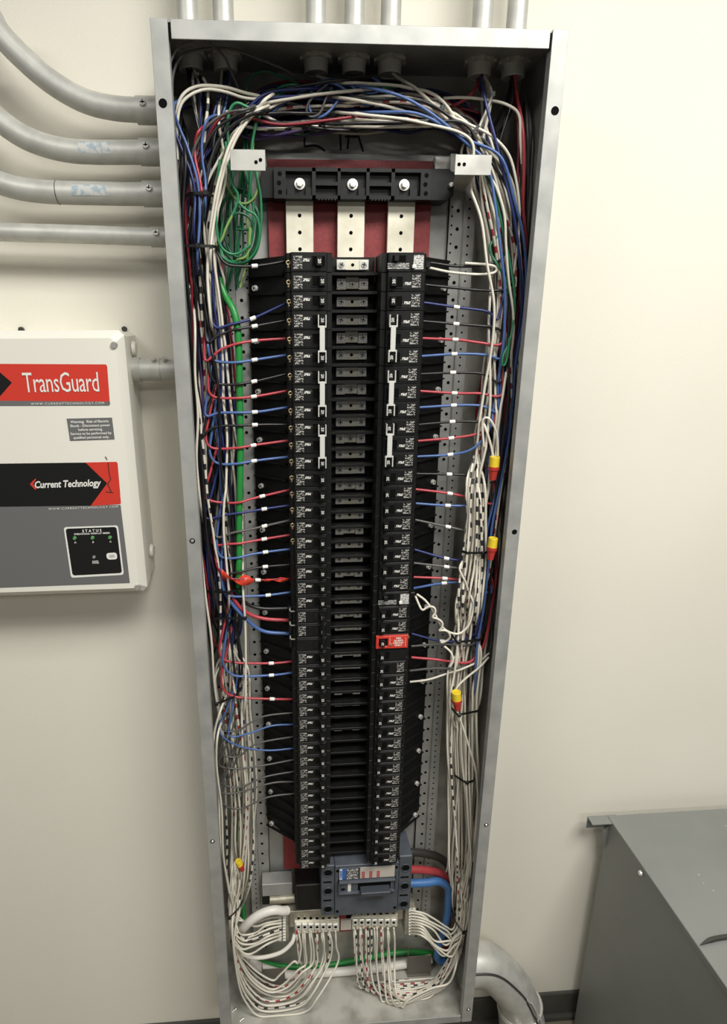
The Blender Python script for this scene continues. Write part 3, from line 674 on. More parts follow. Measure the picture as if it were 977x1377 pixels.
# thick green cable down the gutter and across the bottom
wire([(296, 375, -.07), (303, 398, -.078), (314, 418, -.088), (320, 450, -.093), (322, 520, -.093), (323, 620, -.093), (321, 720, -.093), (320, 790, -.090), (319, 835, -.060), (317, 875, -.025), (316, 950, -.018), (317, 1060, -.018), (322, 1160, -.018), (328, 1240, -.018)],
     'g_green', 'thick bright green ground cable running down beside the steel rail', None, .0052, 12, name='ground_cable')
wire([(322, 1280, -.03), (350, 1294, -.022), (390, 1300, -.018), (430, 1300, -.018), (480, 1291, -.018), (530, 1281, -.018), (570, 1281, -.018), (596, 1290, -.018), (606, 1300, -.018)],
     'g_green', 'thick green ground cable sagging along the bottom of the cabinet', None, .0058, 12, name='ground_cable')
wire([(334, 1288, -.036), (350, 1300, -.036), (390, 1311, -.036), (440, 1313, -.036), (490, 1308, -.036), (540, 1297, -.036), (580, 1289, -.036)], 'c_white', 'flat pale strip under the green cable at the cabinet bottom', None, .0088, 10, name='pale_strip')

# ---- branch wires: (row, colour, trace from gutter to terminal)
def branch(i, s, c, tr, sl=True, r=WR, suffix=''):
    n = len(tr); pts = []
    for k, (u, v) in enumerate(tr):
        t = k/(n-1); pts.append((u, v, -.104+.021*t if k else -.100))
    # come out of the bundle from above
    u0, v0 = tr[0]; T = TL if s < 0 else TR
    ua, _ = trunk_at(T, v0-55)
    pts = [(ua+(4 if s < 0 else -4), v0-75, -.078), ((ua+u0)/2, v0-30, -.094)]+pts
    o, P = wire(pts, c, f'{say(c)} into breaker {ORD[i]} down the {COLN[s]}', 'branch wires to the breakers', r, 8, 8, pin=(0., .012))
    if sl:
        us = 341+(i*.9 if i > 12 else 0) if s < 0 else 616-.95*i
        sleeve(o, us)
Lw = [(0, 'black', [(300, 352), (319, 358), (350, 357), (386, 351)]), (2, 'navy', [(288, 440), (310, 436), (340, 428), (386, 407)]), (3, 'black', [(280, 462), (297, 448), (336, 440), (388, 430)]),
      (4, 'red', [(276, 486), (298, 469), (337, 459), (388, 455)]), (5, 'blue', [(284, 481), (308, 487), (340, 484), (388, 477)]), (6, 'black', [(283, 505), (298, 517), (340, 513), (389, 502)]),
      (7, 'red', [(281, 527), (296, 535), (341, 533), (389, 525)]), (8, 'blue', [(276, 559), (296, 555), (343, 554), (390, 547)]), (9, 'black', [(272, 588), (288, 574), (343, 571), (390, 571)]),
      (10, 'red', [(276, 590), (290, 603), (343, 598), (391, 592)]), (11, 'blue', [(283, 612), (298, 624), (344, 619), (391, 614)]), (13, 'red', [(274, 668), (306, 677), (344, 669), (392, 658)]),
      (14, 'navy', [(276, 697), (310, 691), (344, 686), (392, 679)]), (15, 'grey', [(290, 722), (315, 715), (343, 710), (392, 699)]), (16, 'red', [(286, 733), (310, 731), (340, 727), (392, 719)]),
      (17, 'blue', [(291, 738), (302, 750), (343, 744), (393, 738)]), (18, 'black', [(295, 771), (320, 768), (346, 763), (393, 759)]), (20, 'blue', [(298, 785), (308, 800), (352, 801), (393, 796)]),
      (25, 'red', [(295, 878), (308, 890), (362, 892), (396, 889)]), (26, 'blue', [(299, 893), (316, 908), (364, 908), (396, 904)]), (28, 'red', [(298, 917), (312, 936), (368, 940), (396, 940)])]
for i, c, tr in Lw: branch(i, -1, c, tr)
for i, c, tr in [(29, 'grey', [(298, 980), (318, 983), (352, 964), (397, 958)]), (30, 'blue', [(308, 989), (335, 986), (365, 976), (397, 974)]), (31, 'grey', [(296, 1012), (318, 1018), (345, 1000), (397, 990)]),
                 (32, 'blue', [(295, 984), (318, 1002), (358, 1009), (397, 1006)]), (33, 'grey', [(294, 1028), (315, 1034), (355, 1029), (397, 1021)]), (34, 'grey', [(298, 1053), (322, 1059), (355, 1045), (397, 1037)]),
                 (35, 'grey', [(295, 1062), (318, 1066), (365, 1053), (397, 1051)]), (36, 'grey', [(296, 1075), (320, 1088), (360, 1072), (397, 1067)])]:
    branch(i, -1, c, tr, False, .0016)
for c, tr, lab in [('w_black', [(306, 770), (312, 788), (330, 810), (352, 818), (388, 818)], 'thick black wire curving into the three-pole breaker'), ('w_red', [(308, 785), (316, 808), (332, 824), (355, 832), (388, 834)], 'thick red wire curving into the three-pole breaker'),
                   ('w_blue', [(298, 775), (303, 798), (325, 826), (352, 848), (388, 852)], 'thick blue wire curving into the three-pole breaker')]:
    wire([(u, v, -.095+.01*k/4) for k, (u, v) in enumerate(tr)], c, lab, None, .0031, 10, pin=(0., .012))
# wire flagged with red tape
o, P = wire([(288, 735, -.09), (293, 763, -.1), (306, 776, -.1), (325, 779, -.1), (348, 780, -.095), (370, 779, -.09), (390, 778, -.083)], 'w_dred', 'wire wrapped in a crumpled flag of bright red tape', None, .0017)
sleeve(o, 347)
def ribbon(P, wf, org):
    g = G(); vs = []; fs = []
    for q, p in enumerate(P):
        t = q/(len(P)-1); a = .5+2.6*t; hw = wf(t); d = Vector((0, -math.sin(a)*.6, math.cos(a)*.8+.2)).normalized()
        for sgn in (-1, 1):
            for th in (-.0006, .0006): vs.append(p+d*hw*sgn+Vector((0, -.0022+th, 0)))
    for q in range(len(P)-1):
        b = q*4; c = b+4; fs += [(b, b+2, c+2, c), (b+1, c+1, c+3, b+3), (b, c, c+1, b+1), (b+2, b+3, c+3, c+2)]
    fs += [(0, 1, 3, 2), (len(vs)-4, len(vs)-2, len(vs)-1, len(vs)-3)]
    g.add(vs, fs, True); return g
def tape_hook(rec, P):
    for ua, ub, wf in ((297, 345, lambda t: .0165*(1-t)**.6*(.6+min(1, t*4)*.4)+.002), (352, 389, lambda t: .0018+.0042*math.sin(PI*min(1, t*1.1)))):
        pp = [p for p in P if ua <= px_of(p)[0] <= ub and px_of(p)[1] > 758][::2]
        put('tape_flag', ribbon(pp, wf, P[0]).mesh('tape_flag', 'tape', P[0]), rec['o'])
o['hooks'].append(tape_hook)
Rw = [(0, 'black', [(676, 346), (650, 356), (615, 358), (576, 353)], 0), (1, 'black', [(690, 386), (662, 391), (620, 388), (572, 383)], 0), (2, 'navy', [(668, 430), (655, 419), (620, 414), (570, 407)], 1), (3, 'black', [(680, 448), (665, 440), (617, 436), (569, 432)], 1),
      (4, 'red', [(674, 463), (645, 461), (615, 457), (568, 455)], 1), (5, 'blue', [(674, 482), (655, 477), (615, 476), (567, 479)], 1), (6, 'black', [(670, 514), (652, 503), (617, 501), (566, 503)], 1), (7, 'red', [(673, 532), (645, 529), (616, 529), (565, 526)], 1),
      (8, 'blue', [(670, 553), (648, 546), (615, 545), (564, 548)], 1), (9, 'black', [(662, 575), (645, 568), (612, 567), (563, 571)], 1), (10, 'red', [(660, 574), (640, 584), (609, 589), (562, 593)], 1), (11, 'blue', [(656, 580), (635, 603), (608, 611), (561, 614)], 1),
      (12, 'black', [(664, 646), (650, 648), (630, 640), (606, 638), (560, 637)], 1), (13, 'red', [(664, 677), (640, 671), (600, 663), (559, 658)], 1), (14, 'blue', [(645, 674), (630, 680), (602, 680), (559, 677)], 1), (15, 'grey', [(667, 722), (640, 717), (604, 709), (558, 699)], 1),
      (17, 'navy', [(660, 764), (640, 756), (600, 751), (557, 739)], 1), (18, 'grey', [(660, 771), (640, 767), (598, 762), (556, 757)], 1), (19, 'red', [(663, 792), (640, 783), (599, 778), (556, 776)], 1), (21, 'blue', [(660, 798), (632, 785), (598, 784), (556, 791)], 1),
      (22, 'navy', [(652, 838), (640, 853), (620, 862), (592, 862), (553, 852)], 1), (23, 'grey', [(645, 862), (625, 868), (595, 866), (553, 869)], 0), (25, 'grey', [(640, 893), (610, 897), (585, 898), (551, 902)], 0)]
for i, c, tr, sl in Rw: branch(i, 1, c, tr, bool(sl))
for c, lab, pts in [
    ('white', 'white pigtail leaving the top ground fault breaker', [(576, 360, -.09), (605, 366, -.095), (640, 369, -.10), (664, 367, -.10), (668, 360, -.10), (655, 356, -.1), (625, 354, -.095)]),
    ('white', 'curly white pigtail of the lower ground fault breaker', [(560, 799, -.10), (572, 808, -.105), (583, 823, -.11), (592, 840, -.11), (602, 849, -.11), (616, 852, -.11), (628, 843, -.11), (635, 826, -.11), (637, 810, -.11), (630, 796, -.11), (622, 778, -.115), (617, 765, -.115), (620, 757, -.11)]),
    ('white', 'second curly white pigtail twisted around the first', [(558, 801, -.098), (564, 815, -.105), (568, 821, -.108), (574, 816, -.108), (583, 816, -.112), (585, 824, -.112), (580, 830, -.112), (588, 832, -.113), (595, 838, -.114), (592, 847, -.113), (588, 848, -.112), (600, 848, -.115), (605, 856, -.112), (600, 862, -.108), (593, 864, -.106)]),
    ('white', 'white tail curling down to the wire nut by the lower bundle', [(597, 869, -.10), (606, 877, -.105), (609, 888, -.108), (605, 896, -.108)]),
    ('white', 'thick white wire into the breaker below the fire alarm cover', [(551, 917, -.082), (575, 914, -.09), (600, 906, -.095), (625, 897, -.10), (645, 888, -.10), (657, 878, -.095)]),
    ('white', 'white wire bent over the lower bundle beside the wire nut', [(655, 882, -.10), (640, 898, -.105), (625, 912, -.108), (614, 924, -.11), (611, 932, -.11)]),
    ('white', 'white wire slung across the lower bundle', [(612, 950, -.112), (620, 972, -.112), (632, 1010, -.11), (640, 1040, -.105), (642, 1080, -.10), (639, 1120, -.095), (643, 1155, -.09)]),
    ('white', 'white loop feeding the upper wire nut', [(650, 600, -.10), (648, 570, -.105), (652, 561, -.108), (660, 566, -.11), (668, 585, -.112), (669, 614, -.112)]),
    ('white', 'second white loop feeding the upper wire nut', [(648, 564, -.10), (654, 580, -.108), (660, 600, -.11), (663, 615, -.112)]),
    ('white', 'white wire passing the upper wire nut', [(680, 500, -.10), (672, 545, -.10), (668, 575, -.10), (667, 600, -.105), (666, 616, -.11)]),
]: wire(pts, c, lab, None, .0019)
# feeders from the main breaker
ELZ = at(628, 1297, y=-.07).z+.002
def pv(x, y, z): return px_of(Vector((x, y, z)))+(y,)
for c, pts, lab, dz in [('c_black', [(540, 1146, -.052), (565, 1147, -.046), (590, 1153, -.038), (604, 1168, -.028), (610, 1195, -.020), (612, 1228, -.018)], 'thick dusty black feeder cable curving beside the main breaker', .019),
                        ('c_red', [(545, 1169, -.075), (570, 1170, -.068), (592, 1175, -.058), (604, 1190, -.047), (605, 1212, -.038), (601, 1240, -.036)], 'thick red feeder cable curving beside the main breaker', .0),
                        ('c_blue', [(545, 1188, -.082), (572, 1187, -.080), (590, 1185, -.074), (602, 1194, -.064), (602, 1214, -.056), (600, 1236, -.052)], 'thick blue feeder cable curving beside the main breaker', -.019)]:
    ye = (-.034, -.040, -.050)[('c_black', 'c_red', 'c_blue').index(c)]
    wire(pts+[pv(.212+dz*.3, ye, ELZ+dz+.022), pv(.236, ye-.004, ELZ+dz), pv(.256, ye-.006, ELZ+dz)], c, lab, 'feeder cables of the main breaker', .0078, 14, name='feeder_cable', pin=(.012, .012))

# ================================================================== main breaker
def pb(u0, v0, u1, v1, yf, yb, bev=0, g=None):
    a = at(u0, v0, y=yf); b = at(u1, v1, y=yf); g = g or G(); return g.box(a.x, b.x, yf, yb, b.z, a.z, bev)
mb = thing('main_breaker', (.04, -.05, .262), 'slate grey main breaker with blue label and three red pointers', 'main breaker')
MY = -.104
a = at(432, 1166, y=MY); b = at(551, 1224, y=MY); x0, x1, z0, z1 = a.x, b.x, b.z-.002, a.z
G().box(x0+.026, x1-.026, MY, -.040, z0, z1, .0012).build('body', 'mgrey', mb)
for xa, xb, zz in ((x0, x0+.0255, z1), (x1-.0255, x1, z1+.012)):
    e = G().box(xa, xb, MY+.002, -.040, z0, zz, .0015).build('terminal_cover', 'mgrey', mb); xm = (xa+xb)/2
    for k in range(3):
        zc = z1-.017-k*(z1-z0-.034)/2
        g = G().ring((xm, MY+.0018, zc), (0, -1, 0), .0086, .0014, 20, 6); sub('lug_rim', g, 'mgrey2', e, mb)
        g = G().disc((xm, MY+.0016, zc), (0, -1, 0), .0085, 18); sub('lug_hole', g, 'hole', e, mb)
        if k < 2:
            g = G().box(xm-.009, xm+.007, MY+.0012, MY+.002, zc-(z1-z0-.034)/4-.0015, zc-(z1-z0-.034)/4+.0015); sub('cover_slot', g, 'hole', e, mb)
for zz in (z0+.012, z1-.012):
    for xx in (x0+.031, x1-.031): G().cyl((xx, MY+.0002, zz), (xx, MY-.0006, zz), .003, n=10).build('cover_screw', 'hole', mb)
wx0, wx1 = x0+.034, x1-.034; ww = wx1-wx0
G().box(wx0, wx1, MY-.003, MY, z1-.050, z1-.003, .0006).build('nameplate', 'mgrey2', mb)
YM = MY-.0032
b2 = G().box(wx0+.001, wx0+.013, YM-.0004, YM, z1-.030, z1-.004).build('blue_label', 'lblue', mb)
b2 = G().box(wx0+.0005, wx0+.0055, YM-.0005, YM, z1-.030, z1-.004).build('name_strip', 'ink', mb)
put_text('maker_lettering', text_mesh('SIEMENS', 'lblue', .0052, .0002, sx=1.0), b2, (wx0+.003, YM-.0008, z1-.017), mb, PI/2)
G().quad((wx0+.014, YM-.0004, z1-.030), (wx0+.036, YM-.0004, z1-.030), (wx0+.036, YM-.0004, z1-.004), (wx0+.014, YM-.0004, z1-.004)).build('rating_plate', 'greyprint', mb)
bl = G().box(wx0+.040, wx1-.001, YM-.0005, YM, z1-.030, z1-.003).build('trip_plate', 'beige', mb)
for k in range(3):
    xx = wx0+.046+k*.0145
    g = G()
    for p in ((-.0026, -.0013, -.007, .007), (.0013, .0026, -.007, .007)): g.box(xx+p[0], xx+p[1], YM-.0012, YM-.0004, z1-.021+p[2], z1-.021+p[3])
    g.box(xx-.0026, xx+.0026, YM-.0012, YM-.0004, z1-.0285, z1-.0272); g.box(xx-.0026, xx+.0026, YM-.0012, YM-.0004, z1-.0148, z1-.0135); g.box(xx-.0005, xx+.0005, YM-.0012, YM-.0004, z1-.026, z1-.017)
    sub('trip_pointer', g, 'redp', bl, mb)
es = G()
ex0, ex1, ez0, ez1 = wx0-.002, wx1+.002, z1-.062, z1-.033
for q in ((ex0, ex1, ez1-.003, ez1), (ex0, ex1, ez0, ez0+.0025), (ex0, ex0+.002, ez0, ez1), (ex1-.002, ex1, ez0, ez1)): es.box(q[0], q[1], MY-.009, MY, q[2], q[3], .0003)
es.box(ex0+.002, ex1-.002, MY-.004, MY, ez0+.002, ez1-.003); es = es.build('handle_escutcheon', 'mgrey', mb)
g = G().box(ex0+.038, ex1-.010, MY-.0042, MY-.004, ez0+.004, ez1-.005); sub('handle_slot', g, 'hole', es, mb)
G().box(ex0+.042, ex1-.013, MY-.021, MY-.004, ez0+.0045, ez0+.014, .0012).build('handle', 'mgrey2', mb)
g = G().box(ex0+.0185, ex0+.0245, MY-.0048, MY-.004, ez0+.003, ez1-.005); sub('position_tag', g, 'ink', es, mb)
g = G().box(ex0+.006, ex0+.013, MY-.0046, MY-.004, ez0+.006, ez0+.011); sub('trip_button', g, 'hole', es, mb)
# black terminal block and lug to the left of it
tb = thing('neutral_lug_block', at(410, 1222, y=-.05), 'black insulating block with steel bracket and tan lug beside the main breaker', 'terminal block')
pb(397, 1191, 432, 1222, -.075, -.035, .002).build('block', 'black', tb)
pb(352, 1190, 393, 1203, -.055, -.025, .0008).build('bracket', 'galv', tb)
pb(352, 1204, 362, 1216, -.05, -.03).build('spacer', 'black', tb)
p = at(363, 1210, y=-.055); q = at(396, 1207, y=-.055); G().cyl(p, q, .009, n=16).build('lug', 'tan', tb)
p = at(435, 1190, y=-.05); G().ring((p.x, -.06, p.z), (1, 0, 0), .012, .003, 16, 6).build('shield_ring', 'alu', tb)
pl = pb(446, 1143, 492, 1162, -.06, -.03, .001); tag(single('filler_plate', pl, 'mgrey', '', ''), 'grey sloped filler plate between breaker columns above the main breaker', 'filler plate')
# ================================================================== neutral bars
def neutral(name, lab, u0, u1, v0, sgn, uc, dv=0):
    NY = -.072; t = thing(name, at((u0+u1)/2, v0+30, y=-.03), lab, 'neutral bar')
    pb(u0-8, v0, u1+8 if sgn > 0 else u1, v0+16, NY+.004, -.030, .0006).build('bar', 'tan', t)
    pb(u0-1, v0+14, u1+1, v0+26, NY, -.034, .0006).build('lug_rail', 'busbar', t)
    n = 7
    for k in range(n):
        u = u0+(u1-u0)*(k+.5)/n
        p = at(u, v0+8, y=NY+.0035)
        if not (sgn < 0 and k == 2): G().cyl(p, p+Vector((0, -.0012, 0)), .0042, n=12).build('set_screw', 'screw', t)
        g = G().disc(p+Vector((0, -.0014, 0)), (0, -1, 0), .0034, 10); g.build('screw_socket', 'hole', t)
        p = at(u, v0+19, y=NY-.0004); e = G().box(p.x-.0052, p.x+.0052, NY-.004, NY, p.z-.007, p.z+.0085, .0008).build('lug', 'bright', t)
        g = G().disc((p.x, NY-.0042, p.z+.001), (0, -1, 0), .0032, 10); sub('lug_hole', g, 'hole', e, t)
        p = at(u, v0+28, y=NY); G().cyl(p+Vector((0, 0, .006)), p+Vector((0, 0, -.004)), .0024, n=8).build('ferrule', 'tan', t)
    # comb strip at the side
    ua, ub = (uc, uc+12) if sgn > 0 else (uc-12, uc)
    pb(ua-(0 if sgn > 0 else -2), v0+2+dv, ub, v0+36+dv, NY+.002, -.034, .0008).build('side_bar', 'tan', t)
    for k in range(9):
        for e in (0, 1):
            p = at((ua if sgn < 0 else ub)+(0 if e == 0 else -6*sgn), v0+4+dv+k*3.9, y=NY); G().box(p.x-.0030, p.x+.0030, NY-.003, NY+.003, p.z-.0016, p.z+.0016, .0004).build('side_lug', 'bright', t)
    return t
neutral('neutral_bar', 'tin plated neutral bar with seven white wires nearer the black insulating block', 397, 455, 1226, -1, 388, 2)
neutral('neutral_bar', 'tin plated neutral bar with seven dashed and white wires below the main breaker handle', 473, 533, 1220, 1, 545, 0)
px = pb(456, 1224, 473, 1252, -.068, -.05); single('red_backing', px, 'red', 'small dark red insulation patch between the two neutral bars', 'insulation')
px = pb(458, 1238, 473, 1250, -.072, -.066); single('paper_tag', px, 'beige', 'small beige tag on the red patch between the neutral bars', 'tag')
NB = 'neutral wires at the cabinet bottom'
LB = -.075
for k in range(7):   # left bar, hanging lugs
    u = 397+58*(k+.5)/7; dep = 1296+R(0, 20)+k*6; low = (1318, 1330, 1334, 1346, 1352, 1360, 1368)[k]; c = ('white', 'white', 'white', 'sred', 'white', 'white', 'white')[k]; y = -.075-.006*k
    wire([(u, 1252, LB), (u+R(-1, 4), 1272, LB), (u+R(-2, 5), 1295, LB), (u-6-k*3, low-26, y), (u-26-k*3, low-6, y), (365-k*2, low, y), (338-k, low-18, y), (320, low-48, y-.004), (311+R(0, 5), 1262+R(-10, 10), y-.004), (316+R(-4, 6), 1218, -.08), (318+R(-6, 6), 1185, -.075), (321, 1140, -.03)],
         c, f'{say(c)} looping from the neutral bar nearer the black block', NB, pin=(.010, 0.))
for k in range(6):
    low = 1322+k*8; c = ('sred', 'white', 'white', 'sblack', 'white', 'sblack')[k]; y = -.06-.007*k
    wire([(398+9*k, 1250, LB), (402+8*k, 1290, LB), (405+2*k, low-20, y), (385, low+4, y), (355, low-2, y), (328, low-26, y), (314, 1275, y), (318, 1225, -.075), (322, 1180, -.03)], c, f'{say(c)} looping from the neutral bar nearer the black block', NB, pin=(.010, 0.))
for k in range(8):   # left side strip
    v = 1233+k*4.1; c = 'sblack' if k in (3, 4) else 'white'; y = -.078-.003*k
    wire([(378, v, -.074), (360+R(-3, 3), v+3+k*.6+R(-2, 2), y), (340+R(-4, 4), v+8+k*1.6+R(-3, 4), y), (325+R(-3, 3), v+7+k*2+R(-4, 4), y), (313, v-8+k, y), (309, 1215, -.09), (314, 1180, -.085), (318, 1135, -.03)], c, f'{say(c)} running from the side of the neutral bar to the gutter', NB, pin=(.010, 0.))
wire([(386, 1220, -.07), (368, 1222, -.085), (350, 1229, -.09), (334, 1240, -.09), (324, 1252, -.08), (318, 1275, -.06)], 'c_white', 'thick white neutral cable entering the tan lug', None, .0085, 14, name='neutral_cable')
wire([(396, 1254, -.07), (392, 1266, -.078), (378, 1280, -.085), (355, 1287, -.085), (336, 1286, -.08), (324, 1278, -.07), (316, 1262, -.06)], 'c_white', 'medium white cable bowed under the side of the neutral bar', None, .0040, 12, name='neutral_cable')
RC = ('sblack', 'sblack', 'sred', 'sblack', 'white', 'white', 'white', 'white')
for k in range(8):
    u = 473+60*(k+.5)/8; c = RC[k]; y = -.075-.006*k
    if k < 4: mid = [(u+R(-2, 3), 1300, -.078), (u+6, 1326+k*2, y), (u+24, 1340+k*2, y), (545+k*4, 1338, y), (578+k*3, 1322, y), (596+k*2, 1300, y)]
    else: mid = [(u+R(-2, 2), 1300, -.08), (u+(10-k), 1335+(7-k)*4, y), (u+12, 1362-k, y), (548, 1366-k*3, y), (580, 1350-k*3, y), (603, 1322, y), (612, 1300, y)]
    wire([(u, 1248, LB), (u+R(-1, 2), 1272, LB)]+mid+[(614+R(-4, 8), 1272, -.08), (619+R(-6, 6), 1235, -.078), (622+R(-6, 6), 1190, -.075), (624, 1145, -.03)], c, f'{say(c)} looping from the neutral bar below the main breaker', NB, pin=(.010, 0.))
for k in range(6):
    u = 476+9*k; y = -.06-.008*k; c = ('sblack', 'sred', 'sblack', 'white', 'sred', 'white')[k]
    wire([(u, 1248, LB), (u+2, 1290, LB), (u+8, 1318+3*k, y), (u+24, 1345+2*k, y), (548+3*k, 1348-k, y), (582, 1326+2*k, y), (600+2*k, 1296, y), (613, 1262, -.078), (620, 1215, -.075), (623, 1170, -.03)], c, f'{say(c)} looping from the neutral bar below the main breaker', NB, pin=(.010, 0.))
for k in range(9):
    v = 1224+k*3.9; y = -.078-.003*k
    wire([(552, v, -.074), (568, v+3, y), (585+R(-4, 4), v+12+k*.8+R(-4, 6), y), (600+R(-4, 4), v+22+k*.6+R(-4, 10), y), (612+R(-4, 4), v+24+R(-8, 8), y), (624+R(-4, 3), v+6+R(-10, 4), y), (626+R(-5, 4), 1205, -.085), (625, 1155, -.03)], 'white', 'white wire running from the side of the neutral bar below the main breaker', NB, pin=(.010, 0.))
# small brackets at the bottom
for u0, v0, u1, v1, lab in ((352, 1304, 383, 1316, 'dull sheet steel bracket at the cabinet bottom below the neutral bar with white wires'), (548, 1287, 579, 1303, 'dull sheet steel bracket at the cabinet bottom beside the green cable end')):
    a = at(u0, v0, y=-.0475); b = at(u1, v1, y=-.0475)
    g = G().box(a.x, b.x, -.0475, -.046, .0018, a.z, .0003); g.box(a.x, b.x, -.053, -.046, .0018, .003); g.box(a.x, a.x+.0015, -.0475, -.046, a.z-.001, a.z+.03)
    single('bottom_bracket', g, 'brown', lab, 'bracket', None, (a.x, -.047, .0018))

# ================================================================== conduits
CR = .0150
def connector(t, p, d, screws=True, r=.0172, L=.045):
    """set-screw connector on the conduit end: p on the cabinet face, d outward"""
    p = Vector(p); d = Vector(d); g = G().cyl(p, p+d*L*.35, r*1.06, n=24); g.cyl(p+d*L*.35, p+d*L, r, n=24)
    c = g.build('connector', 'emt', t)
    if screws:
        q = p+d*(L*.72)+Vector((0, -r+.0005, .004)); e = q+Vector((0, -.003, .0006))
        g = G().cyl(q, e, .0046, .0040, 12); sub('set_screw', g, 'screw', c, t)
        g = G().box(e.x-.003, e.x+.003, e.y-.0004, e.y, e.z-.0006, e.z+.0006); g.box(e.x-.0006, e.x+.0006, e.y-.0004, e.y, e.z-.003, e.z+.003); sub('screw_slot', g, 'hole', c, t)
CY = -.052
for k, (tr, lab) in enumerate([([(-14, 20), (0, 45), (30, 77), (70, 111), (112, 135), (150, 145), (185, 148), (212, 149)], 'galvanized conduit with the highest bend, entering the cabinet side'),
                               ([(-60, 70), (-20, 140), (0, 162), (30, 183), (62, 196), (95, 203), (130, 205), (170, 205), (212, 205)], 'bent galvanized conduit second from the cabinet top, with faint blue print'),
                               ([(-80, 160), (-40, 225), (-10, 242), (20, 252), (50, 257), (80, 259), (120, 260), (170, 261), (212, 261)], 'bent galvanized conduit with printed coupling mark, third from the cabinet top'),
                               ([(-120, 308), (0, 312), (100, 315), (216, 319)], 'straight horizontal galvanized conduit above the surge protector')]):
    P = [at(u, v, y=CY) for u, v in tr]; zE = P[-1].z
    P = catmull(P, 8); P[-1] = Vector((-W2-.01, CY, zE))
    P = [p for p in P if p.x < -W2-.004]; P.append(Vector((-W2+.004, CY, zE)))
    t = thing('conduit', (-W2, CY, zE), lab, 'conduit', 'conduits entering the cabinet side')
    r = CR if k < 3 else .0122
    pipe = G().tube(P, r, 24).build('pipe', 'emt', t)
    connector(t, (-W2-.0005, CY, zE), (-1, 0, 0), True, r*1.13, .040 if k < 3 else .034)
    g = G().cyl((-W2+.002, CY, zE), (-W2+.006, CY, zE), r*1.45, n=14); g.cyl((-W2+.006, CY, zE), (-W2+.014, CY, zE), r*1.15, n=20); g.build('locknut', 'alu', t)
    if k in (1, 2):
        u0, u1 = ((105, 148), (90, 138))[k-1]; a = at(u0, 200, y=CY-r).x; b = at(u1, 200, y=CY-r).x
        g = G(); vs = []; nseg = 6
        for q in range(nseg+1):
            an = -.35+.95*q/nseg
            for x in (a, b): vs.append((x, CY-math.cos(an)*(r+.0003), zE+math.sin(an)*(r+.0003)))
        g.add(vs, [(2*q, 2*q+1, 2*q+3, 2*q+2) for q in range(nseg)], True); sub('pipe_print', g, 'pipeink', pipe, t)
    if k == 2:
        p = at(78, 259, y=CY); sub('bend_mark', G().ring((p.x, CY, p.z), (1, 0, .03), r, .0006, 24, 4), 'c_black', pipe, t)
TX = [(252, 'first'), (300, 'second'), (424.5, 'third'), (476.5, 'fourth'), (525.5, 'fifth'), (649, 'sixth'), (695.5, 'seventh')]
TY = -.058
for u, n in TX:
    x = at(u, 14, y=TY).x
    t = thing('conduit', (x, TY, H), f'vertical galvanized conduit into the cabinet top, {n} counting from the surge protector side', 'conduit', 'vertical conduits above the cabinet')
    G().cyl((x, TY, H-.004), (x, TY, 2.5), .0135, n=24).build('pipe', 'emt', t)
    G().cyl((x, TY, H), (x, TY, H+.012), .0155, n=24).build('connector', 'emt', t)
    g = G().cyl((x, TY, H-.002), (x, TY, H-.007), .0215, n=8, smooth=False)
    for k in range(8):
        a = 2*PI*k/8+.2; g.box(x+.0205*math.cos(a)-.002, x+.0205*math.cos(a)+.002, TY+.0205*math.sin(a)-.002, TY+.0205*math.sin(a)+.002, H-.007, H-.003)
    g.build('locknut', 'alu', t)
    g = G().cyl((x, TY, H-.007), (x, TY, H-.020), .0162, .0155, 20); g.ring((x, TY, H-.020), (0, 0, 1), .0142, .0016, 20, 6); g.build('bushing', 'emt', t)
# ---- large elbow at the lower right
P = [at(u, v, y=-.07) for u, v in ((628, 1297), (650, 1299), (672, 1311), (690, 1332), (701, 1360), (706, 1385))]
P[0] = Vector((W2-.004, -.07, P[0].z+.002)); P[1].z = P[0].z-.004; ex = P[-1].x
P.append(Vector((ex+.001, -.07, ZF+.004))); P[-2].x = ex
el = thing('elbow_conduit', (ex, -.07, ZF), 'large galvanized elbow conduit curving from the cabinet side down to the floor', 'conduit')
PP = catmull(P, 10); ER = .0445
G().tube(PP, ER, 32).build('pipe', 'alu', el)
zc = at(703, 1352, y=-.07).z; i0 = min(range(len(PP)), key=lambda q: abs(PP[q].z-zc)); cp = PP[i0]; ct = (PP[i0+1]-PP[i0-1]).normalized()
cl = G().cyl(cp, Vector((ex, -.07, ZF+.006)), ER*1.07, ER*1.10, 32); cl.ring(cp, ct, ER*1.05, .0035, 32, 6); cl = cl.build('coupling', 'alu', el)
G().cyl((W2+.0005, -.07, P[0].z), (W2+.012, -.07, P[0].z), ER*1.12, n=24).build('connector', 'alu', el)
# bonding wires and clamp on the elbow
for k, off in enumerate((-.004, .006)):
    Q = []
    for q in range(2, len(PP)):
        tt = (PP[min(q+1, len(PP)-1)]-PP[q-1]).normalized(); nrm = Vector((tt.z*-1, 0, tt.x)); nrm = nrm if nrm.x+nrm.z > 0 else -nrm
        rr = ER*(1.12 if q >= i0-2 else 1.0)+.002
        Q.append(PP[q]+nrm*rr*.50+Vector((0, -1, 0))*rr*.866+Vector((off if q >= i0-8 else off*.2, 0, 0)))
    if k: Q = Q[max(0, i0-6-6):]
    G().tube(Q, .0022, 8).build('bonding_wire', 'emt' if k else 'c_black', el)
p = cp+Vector((-.01, -ER*1.12, -.018)); g = G().box(p.x-.02, p.x+.035, p.y-.004, p.y+.002, p.z-.004, p.z+.004, .0008); g.cyl((p.x-.02, p.y-.003, p.z), (p.x-.028, p.y-.003, p.z), .003, n=8); g.build('strap_clamp', 'screw', el)

